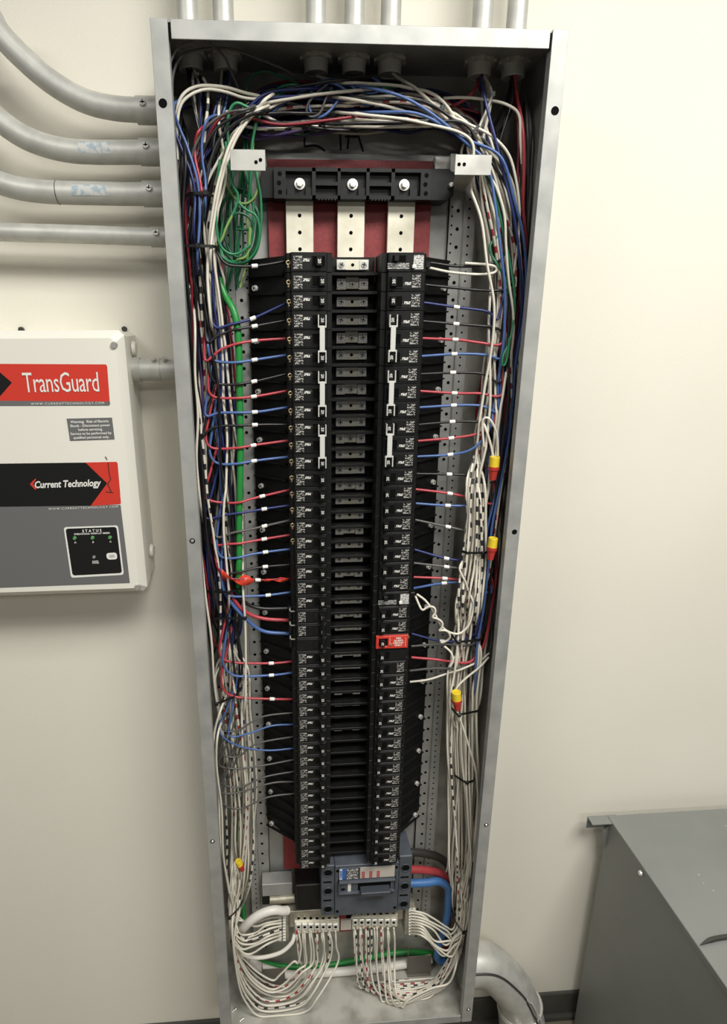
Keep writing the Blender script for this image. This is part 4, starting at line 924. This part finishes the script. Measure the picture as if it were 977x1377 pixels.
# ================================================================== packing of the wires
def ends(u0, v0, u1, v1, y): return clampP(at(u0, v0, y=y), .01), clampP(at(u1, v1, y=y), .01)
NUTS = [((665, 615, 662, 645, -.118), 'yellow and red wire nut fed by a white loop in the far gutter', 1.),
        ((663, 724, 659, 752, -.128), 'yellow and red wire nut beside the tied dashed wires', .95),
        ((613, 931, 615, 954, -.120), 'yellow and red wire nut on the lower white bundle', 1.05),
        ((320, 1158, 326, 1170, -.112), 'small red and yellow wire nut low in the gutter next to the surge protector', .8)]
# solids the wires must not enter: (x0, x1, y0, y1, z0, z1), taken from the objects built above
def box_of(o):
    v = []
    def rec(q):
        M4 = Matrix.Translation(Vector(q.location)) if q.parent is None else Matrix.Identity(4)
        if q.type == 'MESH':
            off = Vector((0, 0, 0)); w_ = q
            while w_: off += Vector(w_.location); w_ = w_.parent
            v.extend([off+x.co for x in q.data.vertices])
        for c in q.children: rec(c)
    rec(o); return [f([p[i] for p in v]) for i in range(3) for f in (min, max)]
SOLID = [box_of(o) for o in COL.objects if o.parent is None and o.name.split('.')[0] in ('neutral_bar', 'main_breaker', 'neutral_lug_block', 'bottom_bracket', 'filler_plate')]
for o in COL.objects:
    if o.name.split('.')[0] in ('cover_bracket', 'support_end', 'bus_support', 'pan_clip', 'terminal_block'): 
        b = box_of(o)
        if o.name.split('.')[0] == 'cover_bracket': b[2], b[3] = -.1265, -.1250
        SOLID.append(b)
SOLID += BRK+[[-.0990, -.0345, -.1215, -.058, .394, 1.462], [.0345, .0990, -.1215, -.058, .394, 1.462]]
_C = [o for o in COL.objects if o.parent is None and o.name.split('.')[0] == 'conduit']
BUSHED = [o for o in _C if abs(o.location.z-H) < .001]; SIDEZ = [(o.location.z, .0225) for o in _C if abs(o.location.z-H) > .001]; TY_, CY_ = TY, CY
def pack_wires():
    h = .0034; X = []; wid = []; rad = []; e0 = []; e1 = []; sl = []; pinned = []
    recs = list(WIRES); fixed = []
    for k, rc in enumerate(recs):
        P = rc['P']; L = [0.]
        for a, b in zip(P, P[1:]): L.append(L[-1]+(b-a).length)
        m = max(3, int(L[-1]/h)+1); T = np.linspace(0, L[-1], m); A = np.array([tuple(p) for p in P])
        Q = np.stack([np.interp(T, L, A[:, i]) for i in range(3)], 1)
        sl.append((len(wid), len(wid)+m)); X.append(Q); wid += [k]*m; rad += [rc['r']]*m; e0 += list(T); e1 += list(L[-1]-T)
        pinned += list((T < rc['pin'][0]) | (L[-1]-T < rc['pin'][1]))
    for q, (px, lab, sc) in enumerate(NUTS):
        p, q2 = ends(*px); m = max(5, int((q2-p).length/.003)); t = np.linspace(0.05, 1, m)[:, None]
        Q = np.array(tuple(p))*(1-t)+np.array(tuple(q2))*t; X.append(Q); wid += [10000+q]*m; rad += [.0082*sc]*m; e0 += [1.]*m; e1 += [1.]*m; pinned += [True]*m
    X = np.concatenate(X); wid = np.array(wid); rad = np.array(rad); e0 = np.array(e0); e1 = np.array(e1); pinned = np.array(pinned)
    endd = np.minimum(e0, e1); X0 = X.copy(); N = len(X)
    rank = np.zeros(N)
    for k, (a, b) in enumerate(sl): rank[a:b] = np.median(X0[a:b, 1])+1e-5*k
    nutpt = wid >= 10000; rank[nutpt] = -.2
    thick = rad > .0028
    mob = np.where(pinned, 0., 1.); mob[thick & ~pinned] = .25
    CX = np.array([o.location.x for o in BUSHED]); 
    def pairs():
        C = .0062; q = np.floor(X/C).astype(np.int64)+64; key = (q[:, 0]*4096+q[:, 1])*4096+q[:, 2]
        od = np.argsort(key, kind='stable'); ks = key[od]; I = []; J = []
        for dx in (-1, 0, 1):
            for dy in (-1, 0, 1):
                for dz in (-1, 0, 1):
                    if (dx, dy, dz) < (0, 0, 0): continue
                    nk = key+((dx*4096)+dy)*4096+dz
                    lo = np.searchsorted(ks, nk, 'left'); hi = np.searchsorted(ks, nk, 'right'); n = hi-lo
                    i = np.repeat(np.arange(N), n); off = np.arange(n.sum())-np.repeat(np.cumsum(n)-n, n); j = od[np.repeat(lo, n)+off]
                    if (dx, dy, dz) == (0, 0, 0): k = i < j
                    else: k = np.ones(len(i), bool)
                    k &= wid[i] != wid[j]; i = i[k]; j = j[k]
                    k = ((X[i]-X[j])**2).sum(1) < C*C; I.append(i[k]); J.append(j[k])
        kd = KDTree(N)
        for i in range(N): kd.insert(X[i], i)
        kd.balance(); ti = []; tj = []
        for i in np.nonzero(thick)[0]:
            for co, j, d in kd.find_range(X[i], rad[i]+.0095 if not nutpt[i] else rad[i]+.004):
                if wid[j] != wid[i] and (not thick[j] or i < j): ti.append(i); tj.append(j)
        I.append(np.array(ti, int)); J.append(np.array(tj, int))
        i = np.concatenate(I); j = np.concatenate(J)
        # a wire may touch the nut it ends in
        k = ~((nutpt[i] & (endd[j] < .022)) | (nutpt[j] & (endd[i] < .022))); i = i[k]; j = j[k]
        oy = X0[i, 1]-X0[j, 1]; oy = np.where(np.abs(oy) < .0030, rank[i]-rank[j], oy)
        return i, j, np.where(oy >= 0, 1., -1.)
    def solids():
        x, y, z = X[:, 0], X[:, 1], X[:, 2]; ax = np.abs(x); free = ~pinned
        np.clip(x, -W2+.0022+rad, W2-.0022-rad, out=x, where=free); np.clip(z, .0024+rad, H-.0026-rad, out=z, where=free)
        lim = np.full(N, -.0027)-rad
        inz = (z > .10-rad) & (z < 1.606+rad)
        lim = np.where(inz & (ax < .190+rad), -.0262-rad, lim)
        t = np.clip((XO-ax)/(XO-XI), 0, 1); bar = (z > .40) & (z < Z0+.004) & (ax < XO+rad)
        lim = np.where(bar, np.minimum(lim, YO+(YI-YO)*t-.0062-rad), lim)
        inred = (z > .29) & (z < 1.606+rad) & (ax < .123); lim = np.where(inred, np.minimum(lim, -.047-rad), lim)
        y[:] = np.where(free, np.minimum(y, lim), y); y[:] = np.where(free, np.maximum(y, -.1440+rad), y)
        for b in SOLID:
            k = free & (x > b[0]-rad) & (x < b[1]+rad) & (y > b[2]-rad) & (y < b[3]+rad) & (z > b[4]-rad) & (z < b[5]+rad) & (endd > .012)
            i = np.nonzero(k)[0]
            if not len(i): continue
            D_ = np.stack([x[i]-b[0]+rad[i], b[1]+rad[i]-x[i], y[i]-b[2]+rad[i], b[3]+rad[i]-y[i], z[i]-b[4]+rad[i], b[5]+rad[i]-z[i]], 1)
            if b[3]-b[2] > .004: D_[:, 3] = 9.
            w_ = D_.argmin(1); dd = D_[np.arange(len(i)), w_]; X[i, w_//2] += np.where(w_ % 2, dd, -dd)*.6
        # bushings at the top, locknuts at the side
        for cx in CX:
            k = np.nonzero(free & (z > H-.0235-rad) & (np.hypot(x-cx, y-TY_) < .0225+rad))[0]
            if len(k):
                dx = x[k]-cx; dy = y[k]-TY_; d = np.hypot(dx, dy)+1e-9; inn = endd[k] < .03
                tgt = np.where(inn, np.minimum(d, .0118-rad[k]), .0225+rad[k]); x[k] = cx+dx/d*tgt; y[k] = TY_+dy/d*tgt
        for zc, rr in SIDEZ:
            k = np.nonzero(free & (x < -W2+.0145+rad) & (np.hypot(y-CY_, z-zc) < rr+rad))[0]
            x[k] = -W2+.0146+rad[k]
    def smooth(amount):
        Dp = X-X0
        S = Dp.copy(); same = wid[1:] == wid[:-1]
        S[1:][same] += Dp[:-1][same]; S[:-1][same] += Dp[1:][same]
        c = np.ones(N); c[1:] += same; c[:-1] += same
        Dn = S/c[:, None]; Dp += (Dn-Dp)*amount*(mob > 0)[:, None]; X[:] = X0+Dp
    IT = 152
    for it in range(IT):
        if it % 8 == 0: i, j, s = pairs()
        d = X[i]-X[j]; R_ = (rad[i]+rad[j])*1.05; h2 = d[:, 0]**2+d[:, 2]**2; dist = np.sqrt(h2+d[:, 1]**2)
        k = h2 < R_*R_; need = np.sqrt(np.maximum(R_*R_-h2, 0))-s*d[:, 1]; k &= (need > 0); k &= (dist < R_) | (s*d[:, 1] < 0)
        a, b = i[k], j[k]; nd = np.minimum(need[k], .0022); mi, mj = mob[a], mob[b]; tot = np.maximum(mi+mj, 1e-6)
        fy = nd*s[k]*.55
        hh = np.sqrt(h2[k])+1e-6; lat = np.maximum(R_[k]-dist[k], 0)*.30/hh
        F = np.zeros((N, 3)); cnt = np.zeros(N)
        for t, sg, w_ in ((a, 1, mi/tot), (b, -1, mj/tot)):
            F[:, 1] += np.bincount(t, sg*fy*w_, N); F[:, 0] += np.bincount(t, sg*d[k, 0]*lat*w_, N); F[:, 2] += np.bincount(t, sg*d[k, 2]*lat*w_, N); cnt += np.bincount(t, minlength=N)
        F /= np.maximum(cnt, 1)[:, None]**.6
        X[:] += np.clip(F, -.0016, .0016)*(mob > 0)[:, None]
        if it < IT-8: smooth(.75 if it < IT*.6 else .3)
        solids()
    for k, rc in enumerate(recs):
        a, b = sl[k]; P = [Vector(p) for p in X[a:b]]
        P = [P[0]]+[(P[q-1]+P[q]*2+P[q+1])/4 for q in range(1, len(P)-1)]+[P[-1]]
        g = G().tube(P, rc['r'], rc['n'], rc['ph']); me = rc['o'].data; tmp = g.mesh('t', rc['m'], P[0])
        rc['o'].data = tmp; tmp.name = rc['o'].name; bpy.data.meshes.remove(me); rc['o'].location = P[0]; rc['F'] = P
        for hk in rc['hooks']: hk(rc, P)
pack_wires()
# ================================================================== cable ties and wire nuts
def tie(u, v, y, rx, ry, label, m='tie', tilt=0., nrm=(0, 0, 1)):
    """a strap drawn tight round the wires that pass through its loop"""
    c = clampP(at(u, v, y=y-.004), .02); nrm = Vector(nrm).normalized(); ey = Vector((0, -1, 0)); ey = (ey-nrm*ey.dot(nrm)).normalized(); ex = ey.cross(nrm)
    sec = []
    for rc in WIRES:
        best = None
        for p in rc['F']:
            d = p-c
            if abs(d.dot(nrm)) < .0035 and d.length < .12 and (best is None or abs(d.dot(nrm)) < best[0]): best = (abs(d.dot(nrm)), d.dot(ex), d.dot(ey), rc['r'])
        if best: sec.append(best[1:])
    inside = [q for q in sec if q[2] < .003 and (q[0]/rx)**2+(q[1]/(ry*1.15))**2 < 1]
    for grow in range(4):
        pts = [(a+(rr+.0010)*math.cos(q*PI/4), b+(rr+.0010)*math.sin(q*PI/4)) for a, b, rr in inside for q in range(8)]
        hull = [Vector(pts[q]) for q in convex_hull_2d([Vector(p) for p in pts])]
        ccw = sum(hull[q-1].cross(hull[q]) for q in range(len(hull))) > 0
        def gap(p):      # distance outside the loop, negative inside
            return max((((hull[q]-hull[q-1]).cross(Vector(p)-hull[q-1]))*(-1 if ccw else 1))/max((hull[q]-hull[q-1]).length, 1e-9) for q in range(len(hull)))
        more = [q for q in sec if q not in inside and q[2] < .006 and gap(q[:2]) < q[2]]
        if not more: break
        inside += more
    out = []
    for q in range(len(hull)):
        a, b = hull[q], hull[(q+1) % len(hull)]; n = max(1, int((b-a).length/.004))
        for e in range(n): out.append(a+(b-a)*e/n)
    P = [c+ex*p.x+ey*p.y for p in out]
    for p in P: p.x = max(-W2+.0032, min(W2-.0032, p.x)); p.y = min(p.y, -.0036)
    cen = sum(P, Vector())/len(P); g = G(); n = len(P); hz = nrm*.0019; N2 = [(p-cen).normalized()*.0006 for p in P]
    vs = [q for p, nn in zip(P, N2) for q in (p-hz-nn, p+hz-nn, p-hz+nn, p+hz+nn)]; fs = []
    for k in range(n):
        b, d = 4*k, 4*((k+1) % n); fs += [(b, b+1, d+1, d), (b+2, d+2, d+3, b+3), (b+1, b+3, d+3, d+1), (b, d, d+2, b+2)]
    g.add(vs, fs)
    hd = min(P, key=lambda p: p.y); g.box(hd.x-.003, hd.x+.003, hd.y-.0035, hd.y+.0002, hd.z-.003, hd.z+.003, .0005)
    if m == 'tiew': g.tube([hd+Vector((0, -.003, 0)), hd+Vector((-.006, -.008, -.014)), hd+Vector((-.022, -.012, -.050))], .0019, 6)
    single('cable_tie', g, m, label, 'cable tie', 'cable ties round the wire bundles', cen)
for u, v, y, rx, ry, t, lab in [(272, 267, -.08, .020, .036, .1, 'black cable tie round the upper bundle below the green coil level'), (268, 335, -.08, .026, .04, -.12, 'black cable tie round the bundle beside the coiled ground wires'),
                                (298, 790, -.085, .024, .03, .1, 'black cable tie round the bundle below the red tape flag'), (303, 828, -.085, .024, .03, .12, 'black cable tie round the bundle beside the three-pole breaker wires'),
                                (306, 933, -.085, .026, .03, .1, 'black cable tie above the white wires next to the surge protector gutter'), (316, 1222, -.082, .016, .03, 0, 'black cable tie pinching white wires above the neutral bar side strip'),
                                (640, 737, -.09, .024, .03, 0, 'black cable tie round the dashed wires beside a wire nut'), (628, 856, -.09, .030, .03, .05, 'black cable tie round the bundle beside the fire alarm row'),
                                (626, 951, -.09, .028, .03, .15, 'black cable tie just beside the lowest red and yellow wire nut'), (624, 1048, -.085, .021, .03, .02, 'black cable tie round white wires low in the far gutter'), (619, 1240, -.08, .016, .03, -.3, 'black cable tie pinching white wires below the feeder cables'),
                                (586, 148, -.05, .020, .03, 0, 'black cable tie round the navy wires in the top crossing'), (632, 180, -.06, .022, .032, .5, 'black cable tie at the corner where wires turn down')]:
    tie(u, v, y, rx, ry, lab, 'tie', t, {586: (1, 0, -.1), 632: (.7, 0, -.7)}.get(u, (0, 0, 1)))
tie(656, 131, -.066, .013, .022, 'white cable tie with a long tail at the upper corner', 'tiew', -.4)
def nut(u0, v0, u1, v1, y, label, s=1.):
    p, q = ends(u0, v0, u1, v1, y); t = thing('wire_nut', p, label, 'wire nut', 'wire nuts'); d = q-p
    g = G().cyl(p, p+d*.42, .0078*s, .0080*s, 14); g.ring(p, d, .0066*s, .0014*s, 14, 6); g.build('skirt', 'nut_y', t)
    g = G().cyl(p+d*.40, p+d*.55, .0086*s, .0084*s, 14); g.cyl(p+d*.55, q, .0072*s, .0048*s, 14)
    for k in range(6):
        a = 2*PI*k/6; o1 = Vector((math.cos(a), math.sin(a), 0))*.0066*s; g.cyl(p+d*.5+o1, q+o1*.65, .0012*s, n=6)
    g.build('cone', 'nut_r', t)
for px_, lab_, sc_ in NUTS: nut(*px_, lab_, sc_)

# ================================================================== surge protector
BYF = -.100; bx1 = -.3335; bx0 = -.78; bz0, bz1 = .958, 1.358
sg = thing('surge_protector', (bx0+.22, 0, bz0), 'cream wall-mounted surge protector box with red, black and grey labels', 'surge protector')
CH = .012
g = G()
def ringv(x0, x1, z0, z1, y, c): return [(x0+c, y, z0), (x1-c, y, z0), (x1, y, z0+c), (x1, y, z1-c), (x1-c, y, z1), (x0+c, y, z1), (x0, y, z1-c), (x0, y, z0+c)]
r0 = ringv(bx0, bx1, bz0, bz1, -.0005, .006); r1 = ringv(bx0, bx1, bz0, bz1, -.058, .006)
g.add(r0+r1, [(k, (k+1) % 8, 8+(k+1) % 8, 8+k) for k in range(8)]+[tuple(range(8, 16)), tuple(reversed(range(8)))]); g.build('enclosure', 'boxpaint', sg)
g = G(); e = .0025
r0 = ringv(bx0-e, bx1+e, bz0-e, bz1+e, -.056, .010); r1 = ringv(bx0-e, bx1+e, bz0-e, bz1+e, BYF+CH, .007); r2 = ringv(bx0+.008, bx1-.008, bz0+.008, bz1-.008, BYF, .006)
g.add(r0+r1+r2, [(a*8+k, a*8+(k+1) % 8, a*8+8+(k+1) % 8, a*8+8+k) for a in (0, 1) for k in range(8)]+[tuple(range(16, 24)), tuple(reversed(range(8)))]); cover = g.build('cover', 'boxpaint', sg)
for u, v in ((154.5, 464), (187, 790)):
    p = at(u, v, y=BYF); p.x = min(p.x, bx1-.010); p.z = max(p.z, bz0+.010)
    c = G().cyl((p.x, BYF, p.z), (p.x, BYF-.003, p.z), .0052, .0042, 14); c = sub('cover_screw', c, 'screw', cover, sg)
for z in (bz1-.025, bz0+.045):
    G().cyl((bx1+.001, -.03, z), (bx1+.006, -.03, z), .012, .010, 14).build('mounting_lug', 'boxpaint', sg)
for u, v in ((27, 448), (166, 444)):
    p = at(u, v, y=-.01); G().cyl((p.x, -.0005, bz1+.004), (p.x, -.006, bz1+.004), .004, n=10).build('mounting_screw', 'c_black', sg)
def fp(u, v, lift=0.): return at(u, v, y=BYF-.0004-lift)
def poly(name, pts, m, lift=0., parent=None):
    v = [fp(u, w, lift) for u, w in pts]; b = [q+Vector((0, .0003, 0)) for q in v]; n = len(v)
    g = G().add(v+b, [tuple(range(n))]+[(k, n+k, n+(k+1) % n, (k+1) % n) for k in range(n)])
    return sub(name, g, m, parent or cover, sg) if parent is None else None
L1 = poly('red_label', [(-40, 489), (142.5, 490), (144, 493), (147.5, 541), (-40, 538.5)], 'lred')
poly('grey_label_band', [(-40, 538.5), (147.5, 540), (148, 543), (146.5, 545.5), (-40, 546)], 'lgrey')
poly('black_chevron', [(-40, 494), (-1, 500), (16, 514.5), (-1, 534), (-40, 536)], 'lblack', .0002)
poly('warning_label', [(89.5, 563), (150.5, 561.5), (154, 591), (94, 593)], 'lgrey')
poly('black_label', [(-40, 624), (115, 622), (144, 650), (122, 680), (-40, 682)], 'lblack', .0002)
poly('red_label', [(113, 622), (156.5, 621), (158, 623), (162.5, 677), (160, 678), (120, 680.5), (143, 650)], 'lred', .0001)
poly('grey_label', [(-40, 682), (162, 679), (174.5, 784), (-40, 792)], 'lgrey')
def rrect(pts, k=.06):
    out = []; n = len(pts)
    for i in range(n):
        a, b, c = Vector(pts[i-1]), Vector(pts[i]), Vector(pts[(i+1) % n])
        d1 = (a-b).normalized()*3; d2 = (c-b).normalized()*3
        out += [tuple(b+d1), tuple(b+(d1+d2)*.29), tuple(b+d2)]
    return out
poly('status_border', rrect([(85.5, 709), (158.5, 706.5), (166.5, 773), (95.5, 777)]), 'ink', .0003)
poly('status_panel', rrect([(88, 711), (156.5, 708.5), (164, 770.5), (97.5, 774)]), 'lblack', .0005)
poly('silence_button', rrect([(142.5, 744), (156.5, 743), (158, 752), (144, 752.5)]), 'white', .0012)
def lettering(s, u, v, size, m='ink', lift=.0009, tilt=-.012, **k):
    p = fp(u, v, lift); put_text('lettering', text_mesh(s, m, size, **k), cover, p, sg, tilt)
lettering('TransGuard', 82.5, 515.5, .040, tilt=-.0, sx=.575, space=.95, align='CENTER')
lettering('WWW.CURRENTTECHNOLOGY.COM', 91, 542.7, .0050, tilt=0, space=1.3, sx=1.0)
for k, s in enumerate(('Warning:  Risk of Electric', 'Shock - Disconnect power', 'before servicing.', 'Service to be performed by', 'qualified personnel only.')):
    lettering(s, 120.5+k*.6, 567+k*5.3, .0053, tilt=-.01, bold=.0001)
lettering('Current Technology', 90, 651, .0146, bold=.0004, shear=.25, sx=.80)
poly('logo_chevron', [(40, 651), (47, 644), (49, 644), (44.5, 651), (49, 658), (47, 658.5)], 'lred', .0006)
lettering('WWW.CURRENTTECHNOLOGY.COM', 112, 683, .0050, tilt=-.012, space=1.3, sx=1.0)
lettering('STATUS', 123.5, 713.8, .0058, bold=.00015, space=1.6)
lettering('OPERATIONAL WHEN LIT GREEN', 123.5, 717.6, .0036, bold=.0001)
for s, u in (('A', 100.5), ('B', 124.5), ('C', 148)):
    p = fp(u, 723.5-(u-100)*.02, .0005); g = G().cyl(p, p+Vector((0, -.003, 0)), .0030, .0022, 12); sub('indicator_lamp', g, 'led', cover, sg)
    lettering(s, u+.6, 729.5-(u-100)*.02, .0040, bold=.0001)
p = fp(126.5, 749, .0005); sub('indicator_lamp', G().cyl(p, p+Vector((0, -.0025, 0)), .0026, .002, 12), 'lamp', cover, sg)
lettering('AUDIO\nSYSTEM', 128.3, 756, .0030, bold=.0001)
lettering('ALARM\nSILENCE', 150.3, 747.8, .0026, 'lblack', .0018)
# scratch on the red label
g = G()
for st in ([(141.5, 614), (144, 618)], [(145, 622), (147, 638), (148.5, 645), (145, 650), (147.5, 657), (150, 662)], [(142, 661), (152, 662.5)]): g.tube(catmull([fp(u, v, .0004) for u, v in st], 4), .0006, 4)
sub('scratch', g, 'c_black', cover, sg)
# nipple with two set screws between the box and the cabinet
p = at(215, 497, y=-.048); zN = p.z
t = thing('conduit_nipple', (bx1, -.048, zN), 'short conduit nipple with two set screws joining surge protector to cabinet', 'conduit')
g = G().cyl((bx1+.0015, -.048, zN), (bx1+.014, -.048, zN), .0185, n=24); g.build('locknut', 'alu', t)
g = G().cyl((bx1+.014, -.048, zN), (-.2895, -.048, zN), .0165, n=24); g.cyl((-.2875, -.048, zN), (-W2+.003, -.048, zN), .0165, n=24); g.cyl((-.2895, -.048, zN), (-.2875, -.048, zN), .0155, n=24); g.build('coupling', 'emt', t)
for x in (-.297, -.281):
    q = Vector((x, -.058, zN+.0125)); G().cyl(q, q+Vector((0, -.0035, .005)), .0040, .0036, 10).build('set_screw', 'screw', t)

# ================================================================== floor-standing transformer
tx0, tx1, ty0, ty1, tz = .553, 1.12, -.62, -.03, .388
tr = thing('transformer', ((tx0+tx1)/2, (ty0+ty1)/2, ZF), 'grey floor-standing transformer enclosure with overhanging lid beside the wall', 'transformer')
G().box(tx0+.002, tx1-.006, ty0+.01, ty1, ZF, tz-.004, .002).build('housing', 'trans', tr)
g = G().box(tx0, tx1, ty0, ty1-.0, tz-.003, tz, .0012); g.box(tx0, tx0+.002, ty0, ty1, tz-.010, tz-.001); g.build('lid', 'trans', tr)
a = at(788, 1103, y=ty1+.004)
g = G().box(a.x, tx0+.004, ty1, ty1+.003, tz-.030, tz-.003, .0006); g.box(a.x, tx0+.02, ty1-.02, ty1+.003, tz-.004, tz-.002); g.build('lid_lip', 'trans', tr)
g = G().prism([(tx0+.004, tz-.012), (tx0-.006, tz-.035), (tx0-.006, tz-.055), (tx0+.004, tz-.085)], ty1-.008, ty1+.002, 0, 'y'); g.build('rear_flange', 'trans', tr)
p = at(861, 1174, x=tx0); c = G().cyl((tx0+.0005, p.y, p.z), (tx0-.003, p.y, p.z), .0052, .004, 12); c.build('lid_screw', 'bright', tr)
P = [at(u, v, z=tz+.0035) for u, v in ((941, 1271), (955, 1264), (975, 1260), (1010, 1257), (1060, 1262))]
single('cable_end', G().tube(catmull(P, 6), lambda t: .0005+.0035*min(1, t*4), 10), 'c_black', 'black cable end lying on the grey transformer lid', 'cable')
g = G()
for k in range(26):
    p = Vector((R(tx0+.02, tx0+.34), R(-.45, -.05), tz+.0001)); g.disc(p, (0, 0, 1), R(.0006, .0014), 6)
o = g.build('paint_speck', 'scuff', tr); o['kind'] = 'stuff'
